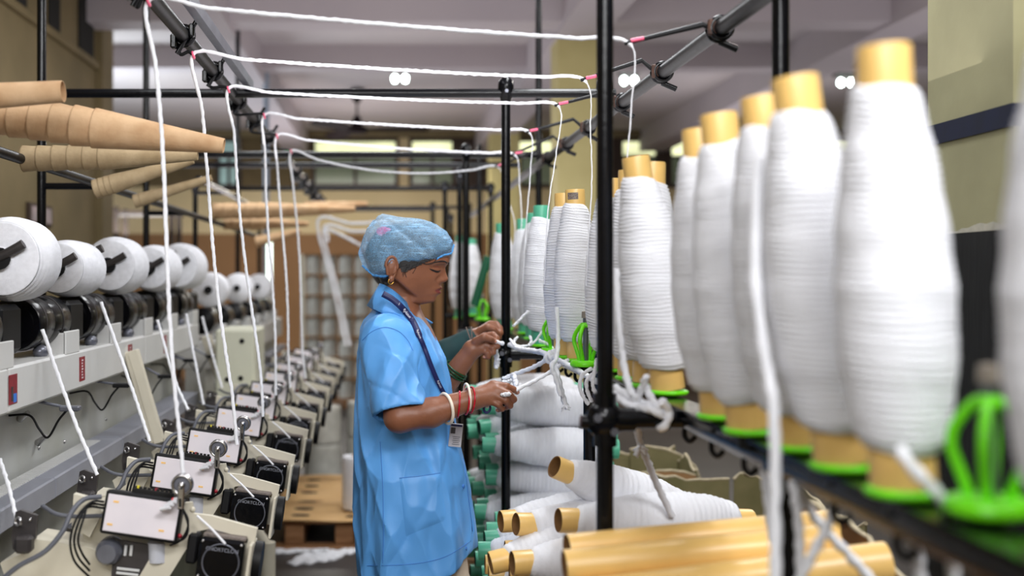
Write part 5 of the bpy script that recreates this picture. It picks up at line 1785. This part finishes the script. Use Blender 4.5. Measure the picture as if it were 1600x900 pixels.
# hair: a skin over the skull below the cap edge, plus loose strands
VH, FH, mH = head_grid(.0035, 96, 347, 452, 70)
keep = []
for f in FH:
    py = sum(mH[i][0] for i in f) / 4
    th = abs(sum(mH[i][1] for i in f) / 4)
    if max(abs(mH[i][1]) for i in f) > 3.0 and min(abs(mH[i][1]) for i in f) < 2: th = math.pi
    lim = np.interp(th, [0, .4, .82, 1.1, 1.3, 1.48, 1.6, 1.72, 1.95, 2.2, 2.5, 3.15], [391, 396, 406, 414, 421, 426, 417, 404, 420, 444, 452, 452])
    if py < lim: keep.append(f)
mb = MB(); mb.v = [tuple(v) for v in VH]
for f in keep:
    mb.f.append(f); mb.sm.append(True); mb.mi.append(0)
hair = mb.build('hair', M['hair'], woman)
mb = MB()
rh = random.Random(3)
for k in range(14):
    sd = -1 if k < 9 else 1
    th0 = rh.uniform(1.1, 1.42); py0 = rh.uniform(408, 414)
    L = rh.uniform(6, 22)
    P_ = [head_w(head_pt(py0 + L * t, sd * (th0 - (rh.uniform(.02, .12)) * t * math.sin(k) + .16 * t), .0018 + .002 * math.sin(t * 3))) for t in (0, .3, .6, 1)]
    mb.tube(catmull(P_, 4), [.0007] * 12 + [.0002], 5)
for pts in ([(398, .74), (405, .72), (411, .80), (413, .95), (411, 1.08)],):
    P_ = [head_w(head_pt(py, -th, .003)) for py, th in pts]
    mb.tube(catmull(P_, 5), .0011, 6)
lo = mb.build('loose_hair', M['hair'], woman); lo['kind'] = 'stuff'
mb = MB()
mb.ball(W(596, 394), (.045, .055, .042), 20, 12)
mb.build('hair_bun', M['hair'], woman)
mb = MB()
pb = Vector(W(600, 363, YW - .046))
for k in range(12):
    mb.torus(pb + Vector((rh.uniform(-.012, .012), rh.uniform(-.004, .004), rh.uniform(-.009, .009))), (rh.uniform(-1, 1), -1, rh.uniform(-1, 1)), rh.uniform(.004, .009), .005, 14, 7)
mb.build('hair_band', M['pinkband'], woman)
e1 = lobes[-1]
MB().torus(e1, (.35, -1, 0), .0072, .0014, 24, 8).build('earring', M['gold'], woman)
MB().torus(lobes[1], (.35, 1, 0), .0072, .0014, 24, 8).build('earring', M['gold'], woman)

# bouffant cap
bo = W(550 / 5 + 540, 425 / 5 + 320)
capo = Vector(W(650, 405))
a_f, a_b = Vector(W(703, 386)), Vector(W(598, 424))
e1v = (a_f - a_b); CL = e1v.length; e1v.normalize()
nv = Vector((-e1v.z, 0, e1v.x)).normalized()
mid = (a_f + a_b) / 2
tabh = []
outl = [(103, 395), (106, 360), (120, 300), (140, 240), (170, 170), (215, 120), (255, 88), (290, 72), (340, 76), (400, 90), (460, 97), (520, 100), (590, 108), (650, 130), (700, 155), (740, 180), (785, 215), (815, 260), (826, 295)]
for (zx, zy) in outl:
    p = Vector(W(540 + zx / 5, 320 + zy / 5))
    tabh.append(((p - mid).dot(e1v), (p - mid).dot(nv)))
tabh.sort()
ts = [t[0] for t in tabh]; hs = [t[1] for t in tabh]
t_min, t_max = ts[0], ts[-1]
mb = MB()
nt_, na = 90, 96
rc_ = random.Random(12)
CRE = [(rc_.uniform(-14, 14), rc_.uniform(.5, 1.2), rc_.uniform(-1.8, 1.8), rc_.uniform(.10, .22), rc_.choice((-1, 1)) * rc_.uniform(.0016, .0046)) for _ in range(26)]
def cap_pt(i, j):
    f = i / nt_
    t = t_min + (t_max - t_min) * (.5 - .5 * math.cos(math.pi * f))
    hh = float(np.interp(t, ts, hs))
    lowb = float(np.interp(t, [t_min, t_min + .02, -.092, -.06, 0, .06, t_max - .012, t_max], [.045, .010, -.004, -.003, -.002, -.003, -.004, hs[-1] * .6]))
    lowb += .009 * math.exp(-((t + .040) / .020) ** 2)
    ww = .091 * max(0.02, 1 - ((t - .0) / ((t_max - t_min) * .53)) ** 4) ** .5
    a = -.5 * math.pi * 1.16 + math.pi * 1.16 * j / na
    hgt = max(hh - lowb, .004)
    y = ww * math.sin(a) * (1.02 if abs(a) < 1.5708 else 1.0)
    cc = math.cos(a)
    h_ = lowb + hgt * math.copysign(abs(cc) ** .72, cc) if cc > 0 else lowb + .018 * cc / .25
    if cc <= 0: y *= 1 - .35 * (-cc / .25)
    if j < 16 or j > na - 16: y *= 1 - .17 * math.exp(-((t + .044) / .030) ** 2) * (1 - min(j, na - j) / 16) ** .7
    pl = sum(am * max(0, 1 - abs((t * ct + a * sa_ - of) / wd)) for (ct, sa_, of, wd, am) in CRE) + .0016 * math.sin(t * 230 + a * 5) * max(0, 1 - abs(cc) * 2.2)
    p = mid + e1v * t + nv * (h_ + pl) + Vector((0, y + pl * .8 * (1 if y > 0 else -1), 0))
    return p
vs = [cap_pt(i, j) for i in range(nt_ + 1) for j in range(na + 1)]
fs = []
for i in range(nt_):
    for j in range(na):
        a = i * (na + 1) + j
        fs.append((a, a + 1, a + na + 2, a + na + 1))
mb.add(vs, fs, True)
capobj = mb.build('hair_cap', M['cap'], woman)
mb = MB()
edge = [cap_pt(i, 2) for i in range(2, nt_ - 1)]
edge2 = [cap_pt(i, na - 2) for i in range(2, nt_ - 1)]
loop = edge + edge2[::-1] + [edge[0]]
mb.tube(loop, [.0026 + .0010 * math.sin(i * 1.9) for i in range(len(loop))], 7)
mb.build('cap_elastic', mk('cap_edge', (84, 164, 232), .7, var=.08, vscale=60), capobj)

# --- the coat
COATR = [(478, 617, .052, .060), (490, 616, .066, .095), (500, 616, .082, .140), (512, 618, .094, .168), (530, 622, .104, .178), (560, 627, .122, .170), (600, 630, .131, .162), (650, 632, .136, .158), (690, 635, .143, .162),
         (740, 641, .153, .176), (790, 646, .158, .188), (840, 650, .159, .196), (900, 652, .157, .202), (930, 653, .157, .204)]
fc2 = Field((-.19, 2.80, .58), (.36, 3.52, 1.42), .0045)
X = (fc2.lo[0] + fc2.h * np.arange(fc2.n[0], dtype=np.float32))[:, None, None]
Yg = (fc2.lo[1] + fc2.h * np.arange(fc2.n[1], dtype=np.float32))[None, :, None]
Z = (fc2.lo[2] + fc2.h * np.arange(fc2.n[2], dtype=np.float32))[None, None, :]
zt_ = np.array([EYE - (r[0] - VY) / SW for r in COATR])[::-1]
def ci(j, f=lambda v: v):
    return np.interp(Z, zt_, np.array([f(r[j]) for r in COATR])[::-1]).astype(np.float32)
cx = ci(1, lambda v: (v - VX) / SW); ca = ci(2); cb_ = ci(3)
dx_, dy_ = X - cx, Yg - YW
ang = np.arctan2(dy_, dx_)
ql = (np.abs(dx_ / ca) ** 2.3 + np.abs(dy_ / cb_) ** 2.3) ** (1 / 2.3)
d = (ql - 1) * np.minimum(ca, cb_)
low = np.clip((1.12 - Z) / .35, 0, 1)
fold = .0065 * low * np.sin(ang * 7 + 1.2 + 2.2 * Z) + .004 * low * np.sin(ang * 13 - 5 * Z)
crease = .0035 * np.sin(22 * Z + 9 * ang + 2 * np.sin(5 * ang)) * np.clip((1.33 - Z) / .1, 0, 1) * np.clip((Z - .8) / .2, 0, 1)
def ridge(t):
    return 1 - np.abs(np.sin(t))
cr2 = .006 * ridge(ang * 3.1 + 7 * Z + .4) ** 6 - .006 * ridge(ang * 2.3 - 9 * Z + 1.5) ** 8
d = d - fold - crease * .7 - cr2 * .7
fc2.F[...] = np.minimum(fc2.F, d)
def sleeve(a, b, c, ra, rb, seedv):
    """shoulder a, hem centre b; radii and creases across the sleeve"""
    a, b = np.array(a, np.float32), np.array(b, np.float32)
    ab = b - a; L = float(np.sqrt(ab @ ab)); n = ab / L
    m = max(ra, rb) + .05
    sl, Xs, Ys_, Zs = fc2.block(np.minimum(a, b) - m, np.maximum(a, b) + m)
    t = ((Xs - a[0]) * n[0] + (Ys_ - a[1]) * n[1] + (Zs - a[2]) * n[2])
    tt = np.clip(t / L, 0, 1)
    rx, ry, rz = Xs - a[0] - n[0] * tt * L, Ys_ - a[1] - n[1] * tt * L, Zs - a[2] - n[2] * tt * L
    rad = np.sqrt(rx ** 2 + (ry * 1.15) ** 2 + rz ** 2)
    ph = np.arctan2(ry, rx)
    R_ = ra + (rb - ra) * tt
    wr_ = .005 * np.sin(tt * 9 + ph * 2.2 + seedv) + .0045 * ridge(ph * 1.7 + tt * 4 + seedv) ** 5 - .004 * ridge(ph * 1.2 - tt * 5 + seedv) ** 7
    dd = rad - R_ - wr_ * np.clip(tt * 3, .2, 1)
    dd = np.maximum(dd, t - L)
    fc2.smin(sl, dd, .012)
    inner = np.maximum(rad - R_ - wr_ + .012, (L - .04) - t)
    A = fc2.F[sl]
    A[...] = np.where((t > L - .045) & (rad < R_ + .03), np.maximum(A, -inner), A)
sleeve(W(604, 533, 3.02), W(624, 645, 2.935), None, .073, .066, 0.0)
sleeve(W(622, 530, 3.31), W(657, 640, 3.36), None, .070, .062, 2.0)
# hem: rises toward the front
hemz = (EYE - (898 - VY) / SW) + np.clip((X - W(625, 0)[0]) / (W(738, 0)[0] - W(625, 0)[0]), 0, 1) ** 1.4 * (48 / SW) + .004 * np.sin(ang * 6)
fc2.F[...] = np.maximum(fc2.F, hemz - Z)
inn = d + .008 + fold * 0
fc2.F[...] = np.where(Z < hemz + .12, np.maximum(fc2.F, -inn), fc2.F)
fc2.F[...] = np.maximum(fc2.F, Z - (EYE - (482 - VY) / SW) - .16 * (W(605, 0)[0] - X) * 0)
# neck opening
nk = np.sqrt(((X - W(625, 0)[0]) / .052) ** 2 + (dy_ / .056) ** 2) - 1
fc2.F[...] = np.where(Z > EYE - (506 - VY) / SW, np.maximum(fc2.F, -nk * .05), fc2.F)
CP, CQ = fc2.mesh()
CP = smooth_pts(CP, CQ, 1)
coat = np_obj('coat', CP, CQ, [M['coat']], woman, ORGW)
cbvh = BVHTree.FromPolygons([tuple(p) for p in CP], [tuple(q) for q in CQ.tolist()])
def proj(pts, off=.0025, sub=6):
    P_ = catmull([Vector((p[0], p[1], 0)) for p in pts], sub)
    o_ = []
    for p in P_:
        h_, n_ = cast(cbvh, p.x, p.y, off)
        if h_ is not None: o_.append((h_, n_))
    return o_
def seam(pts, r=.0009, nm='seam', mat='coatseam', parent=coat):
    P_ = proj(pts, .0004)
    if len(P_) > 2:
        return MB().tube([p for p, n in P_], r, 6).build(nm, M[mat], parent)
seam([(566, 532), (580, 519), (597, 512), (612, 513), (626, 520), (638, 533), (645, 548)])
seam([(594, 690), (598, 760), (599, 830), (598, 880)])
seam([(574, 884), (620, 883), (662, 879), (700, 868), (736, 845)], .0009)
seam([(676, 494), (694, 520), (704, 560), (712, 620), (720, 690), (731, 770), (738, 830)], .0013)
# pockets: thin welts lifted off the cloth
def patch(quad, nx, ny, thick, nm, mat, parent=coat):
    a, b, c, d_ = [Vector((p[0], p[1], 0)) for p in quad]
    vs, ok = [], True
    for j in range(ny + 1):
        for i in range(nx + 1):
            p = a.lerp(b, i / nx).lerp(d_.lerp(c, i / nx), j / ny)
            h_, n_ = cast(cbvh, p.x, p.y, 0)
            if h_ is None: return None
            edge_ = min(i, j, nx - i, ny - j)
            vs.append(h_ + n_ * (thick if edge_ > 0 else 0.0))
    fs = [(j * (nx + 1) + i, j * (nx + 1) + i + 1, (j + 1) * (nx + 1) + i + 1, (j + 1) * (nx + 1) + i) for j in range(ny) for i in range(nx)]
    mb = MB(); mb.add(vs, [f[::-1] for f in fs], True)
    return mb.build(nm, mat if not isinstance(mat, str) else M[mat], parent)
patch([(624, 747), (688, 739), (698, 812), (634, 838)], 14, 14, .0032, 'pocket', 'coat')
seam([(624, 747), (655, 744), (688, 739)], .001)
patch([(686, 527), (692, 525), (694, 536), (688, 538)], 4, 5, .002, 'chest_emblem', mk('emblem_patch', (20, 22, 36), .6, vscale=300, col2=(220, 220, 230)))
# collar
mb = MB()
def band(top, bot, nm, off=.005):
    A = [Vector(W(x, y, yy)) for x, y, yy in top]; B = [Vector(W(x, y, yy)) for x, y, yy in bot]
    A, B = catmull(A, 6), catmull(B, 6)
    n = min(len(A), len(B))
    vs = []
    for i in range(n):
        vs += [A[i], B[i]]
    cc = sum(vs, Vector()) / len(vs)
    mb = MB()
    mb.add(vs, [(2 * i, 2 * i + 2, 2 * i + 3, 2 * i + 1) for i in range(n - 1)], True)
    o = mb.build(nm, M['coat'], coat)
    md = o.modifiers.new('thick', 'SOLIDIFY'); md.thickness = .004; md.offset = 0
    return o
yn, yf = YW - .062, YW + .062
band([(648, 492, YW - .012), (640, 478, YW - .044), (622, 460, yn), (606, 448, YW - .048), (594, 443, YW), (606, 448, YW + .048), (622, 460, yf), (640, 478, YW + .044), (652, 490, YW + .014)],
     [(668, 512, YW - .030), (648, 505, YW - .075), (616, 496, YW - .114), (590, 486, YW - .090), (574, 478, YW), (590, 486, YW + .090), (622, 487, YW + .108), (652, 502, YW + .075), (676, 505, YW + .03)], 'collar')
# lanyard
lan = [(598, 459), (612, 467), (626, 479), (640, 495), (648, 508), (655, 524), (664, 546), (673, 570), (683, 594), (692, 612), (699, 624), (701, 634)]
L_ = catmull([Vector((x, y, 0)) for x, y in lan], 6)
path = []
for p in L_:
    h_, n_ = cast(cbvh, p.x, p.y, .004)
    hw_ = at(p.x, p.y, YW - .11 + .05 * max(0, (p.x - 640) / 60))
    path.append((p, h_, n_))
pts3 = []
prevd = None
for p, h_, n_ in path:
    Yd = h_.y - .004 if h_ is not None else (prevd or 3.05)
    prevd = Yd if prevd is None else min(max(Yd, prevd - .008), prevd + .008)
    pts3.append(at(p.x, p.y, prevd - (.010 if p.y < 500 else .003)))
vs, fs = [], []
lw = .0085
for i, p in enumerate(pts3):
    t_ = (pts3[min(i + 1, len(pts3) - 1)] - pts3[max(i - 1, 0)]).normalized()
    nrm = Vector((.15, -1, .15))
    side = t_.cross(nrm).normalized()
    ww = lw if i < len(pts3) * .45 else lw * .72
    vs += [p + side * ww, p - side * ww]
for i in range(len(pts3) - 1):
    fs.append((2 * i, 2 * i + 1, 2 * i + 3, 2 * i + 2))
mb = MB(); mb.add(vs, fs, True)
lany = mb.build('lanyard', M['navyrib'], woman)
md = lany.modifiers.new('thick', 'SOLIDIFY'); md.thickness = .0014
def word(txt, i0, size, nm='lanyard_lettering'):
    cur = bpy.data.curves.new('t', 'FONT'); cur.body = txt; cur.size = size; cur.align_x = 'LEFT'; cur.align_y = 'CENTER'
    ob = bpy.data.objects.new('t', cur); COL.objects.link(ob)
    bpy.context.view_layer.update()
    m_ = bpy.data.meshes.new_from_object(ob.evaluated_get(bpy.context.evaluated_depsgraph_get()))
    bpy.data.objects.remove(ob)
    p = pts3[i0]; t_ = (pts3[min(i0 + 6, len(pts3) - 1)] - p).normalized()
    nrm = Vector((.15, -1, .15)); nrm = (nrm - t_ * nrm.dot(t_)).normalized()
    up = nrm.cross(t_)
    Rm = Matrix((t_, up, nrm)).transposed()
    m_.transform(Matrix.Translation(p + nrm * .0034 - Vector(ORGW)) @ Rm.to_4x4())
    m_.materials.clear(); m_.materials.append(M['whitetxt'])
    o = bpy.data.objects.new(nm, m_); COL.objects.link(o); o.parent = lany
word('W', 10, .014)
word('Rykoun', 14, .0115)
word('Rykoun', 27, .008)
word('Rykoun', 48, .008)
# clip and card
pc_ = at(709, 662, pts3[-1].y - .004)
MB().tube([pts3[-1], at(705, 650, pts3[-1].y - .004), pc_], .0028, 8).build('lanyard_clip', M['blackmatt'], woman)
Rc = Matrix.Rotation(.10, 3, 'Y')
ck = at(712, 680, pts3[-1].y - .008)
cardo = MB().box(ck, (.034, .003, .062), Rc, .001).build('identity_card', M['idcard'], woman)
MB().box(ck + Rc @ Vector((-.008, -.002, .012)), (.012, .001, .016), Rc).build('card_photo', M['dkmetal'], cardo)
MB().box(ck + Rc @ Vector((.0, -.002, .026)), (.03, .001, .005), Rc).build('card_strip', M['navyrib'], cardo)
mb = MB()
for k in range(5):
    mb.box(ck + Rc @ Vector((.002, -.002, -.004 - .005 * k)), (.02 - .003 * (k % 2), .001, .0016), Rc)
ob = mb.build('card_print', M['steel'], cardo); ob['kind'] = 'stuff'
# buttons
for (px, py) in ((732, 857), (728, 760), (717, 660)):
    h_, n_ = cast(cbvh, px - 4, py, .001)
    if h_ is not None:
        MB().lathe([(0, .002), (.004, .002), (.0055, .001), (.0055, -.001)], 14, h_, vrot(n_)).build('button', M['coatseam'], coat)
# bangles
def bangle(c, ax, R_, r, nm, mat):
    MB().torus(c, ax, R_, r, 32, 8).build(nm, M[mat], woman)
dirn = Vector(W(742, 623, yN) - W(672, 645, yN))
bangle(Vector(W(697, 638.5, yN)), dirn + Vector((0, .05, -.02)), .0385, .0042, 'white_bangle', 'bangw')
bangle(Vector(W(730, 621, yN + .004)), dirn + Vector((0, .02, -.03)), .0345, .0034, 'white_bangle', 'bangw')
for (px, py, t_) in ((716.5, 632, .0), (729, 627, .015), (736, 625, .025)):
    bangle(Vector(W(px, py, yN)), dirn + Vector((0, t_, -.045)), .0335, .0022, 'red_bangle', 'bangr')
dirf = Vector(far(738, 546) - W(655, 655, 3.36))
for (px, py) in ((708, 580), (711, 577), (713, 573)):
    bangle(Vector(W(px, py + 3, 3.325)), dirf, .036, .0028, 'green_bangle', 'bangg')
# necklace
MB().tube(catmull([Vector(W(646, 478, YW - .035)), Vector(W(652, 494, YW - .022)), Vector(W(660, 507, YW - .004)), Vector(W(656, 492, YW + .03))], 6), .0016, 7).build('necklace', M['gold'], woman)
# inner top seen at the neckline
mb = MB(); mb.ball(W(640, 512, YW), (.045, .06, .03), 16, 10)
mb.build('inner_top', mk('orange_print_top', (176, 96, 50), .8, vscale=120, col2=(120, 44, 40)), coat)
# trousers: a shell over the legs
ft = Field((-.12, 2.95, .02), (.30, 3.38, .80), .006)
for dy in (-.085, .085):
    ft.cap(W(688, 810, YW + dy * .75), W(698, 1000, YW + dy), .04, .105, .03)
    ft.cap(W(690, 1000, YW + dy), W(666, 1215, YW + dy * .95), .100, .070, .02)
TP, TQ = ft.mesh()
TP[:, 0] += .004 * np.sin(TP[:, 2] * 40 + TP[:, 1] * 30)
np_obj('trousers', smooth_pts(TP, TQ, 2), TQ, [M['trous']], woman, ORGW)
for dy in (-.077, .077):
    a_ = Vector(W(656, 1205, YW + dy))
    MB().box((a_.x + .055, a_.y, .010), (.235, .085, .02), None, .008).build('sandal', M['frame'], woman)
# blue cutter ring on her finger side
cr = Vector(near(761, 638, .012))
tcut = thing('thread_cutter', 'small blue and white ring cutter hanging under the nearer hand', 'tool', cr)
MB().torus(cr, (.2, -1, 0), .0085, .003, 20, 8, sy=1.3).build('ring', M['navyrib'], tcut)
MB().ball(cr + Vector((0, 0, .006)), (.006, .003, .006), 10, 6).build('plate', M['whitetxt'], tcut)

# --- second worker behind her, only a sleeve and a hand in view
fl = Field((-.14, 3.44, -.005), (.42, 3.98, 1.60), .005)
Y2 = 3.66
def w2(px, py, y=Y2):
    return W(px, py, y)
second = thing('person', 'second worker behind the woman, only a dark teal sleeve and hand showing', 'person', (.06, Y2, 0))
O2 = tuple(second.location)
fl.ell(w2(632, 420), (.082, .072, .10), .02)
fl.ell(w2(645, 448), (.045, .045, .036), .03)
fl.cap(w2(671, 416), w2(676, 429), .008, .012, .01)
fl.ell(w2(669, 440), (.010, .020, .006), .006)
for dy in (-.074, .074):
    fl.ell(w2(626, 424, Y2 + dy), (.016, .007, .028), .006)
fl.cap(w2(626, 445), w2(632, 500), .045, .05, .03)
wr2 = w2(742, 528, 3.56)
fl.cap(w2(690, 560, 3.56), wr2, .038, .025, .01)
kn = [w2(766, 507, 3.57), w2(770, 512, 3.56), w2(769, 519, 3.55), w2(764, 525, 3.545)]
for k_ in kn:
    fl.cap(wr2, k_, .022, .013, .012)
f2 = [([kn[0], w2(776, 506, 3.56), w2(782, 513, 3.55), w2(779, 521, 3.545)], .0108), ([kn[1], w2(779, 512, 3.55), w2(783, 520, 3.54), w2(777, 526, 3.54)], .0106),
      ([kn[2], w2(778, 520, 3.54), w2(780, 528, 3.535), w2(773, 531, 3.535)], .010), ([kn[3], w2(771, 528, 3.535), w2(772, 534, 3.53), w2(766, 535, 3.53)], .009),
      ([w2(750, 517, 3.54), w2(762, 511, 3.52), w2(772, 515, 3.52), w2(778, 521, 3.525)], .0125)]
for P_, r0 in f2:
    for i in range(3):
        fl.cap(P_[i], P_[i + 1], r0 * (1 - .12 * i), r0 * (1 - .12 * (i + 1)), .004)
for dy in (-.08, .08):
    fl.cap(w2(645, 800, Y2 + dy), w2(650, 960, Y2 + dy), .08, .055, .03)
    fl.cap(w2(650, 960, Y2 + dy), w2(640, 1110, Y2 + dy), .052, .036, .02)
    fl.cap(w2(636, 1122, Y2 + dy), w2(690, 1132, Y2 + dy), .034, .022, .02)
SP, SQ = fl.mesh()
np_obj('body', smooth_pts(SP, SQ, 1), SQ, [M['skin']], second, O2)
fl = Field((-.16, 3.42, .10), (.40, 4.0, 1.32), .007)
fl.cap(w2(630, 510, Y2 - .10), w2(640, 510, Y2 + .11), .06, .06, .03)
fl.ell(w2(634, 570), (.11, .16, .17), .04)
fl.ell(w2(640, 690), (.11, .15, .20), .04)
fl.cap(w2(640, 700), w2(640, 960), .13, .15, .05)
fl.cap(w2(636, 525, Y2 - .13), w2(640, 620, 3.54), .055, .05, .02)
fl.cap(w2(640, 620, 3.54), w2(700, 553, 3.56), .052, .046, .02)
fl.cap(w2(700, 553, 3.56), w2(733, 534, 3.56), .046, .040, .01)
fl.cap(w2(636, 525, Y2 + .13), w2(645, 640, Y2 + .15), .055, .045, .02)
SP, SQ = fl.mesh()
np_obj('tunic', smooth_pts(SP, SQ, 1), SQ, [M['teal']], second, O2)
mb = MB(); mb.ball(w2(622, 410), (.094, .083, .094), 20, 12)
mb.build('hair', M['hair'], second)
for dy in (-.03, .03):
    MB().tube([w2(666, 415, Y2 + dy * 1.3), w2(670, 416, Y2 + dy), w2(671, 415, Y2 + dy * .5)], .003, 6).build('eyelashes', M['hair'], second)
MB().torus(Vector(w2(737, 531, 3.56)), Vector(w2(766, 512, 3.56) - w2(700, 553, 3.56)), .031, .003, 24, 8).build('bangle', M['chrome'], second)
sn = Vector(w2(734, 521, 3.50))
ts_ = thing('thread_snips', 'small shiny snips held beside the dark teal cuff', 'tool', sn)
for (dx, a) in ((-.004, .35), (.006, .05)):
    MB().box(sn + Vector((dx, 0, .0)), (.0035, .0015, .042), Matrix.Rotation(-a, 3, 'Y')).build('blade', M['chrome'], ts_)
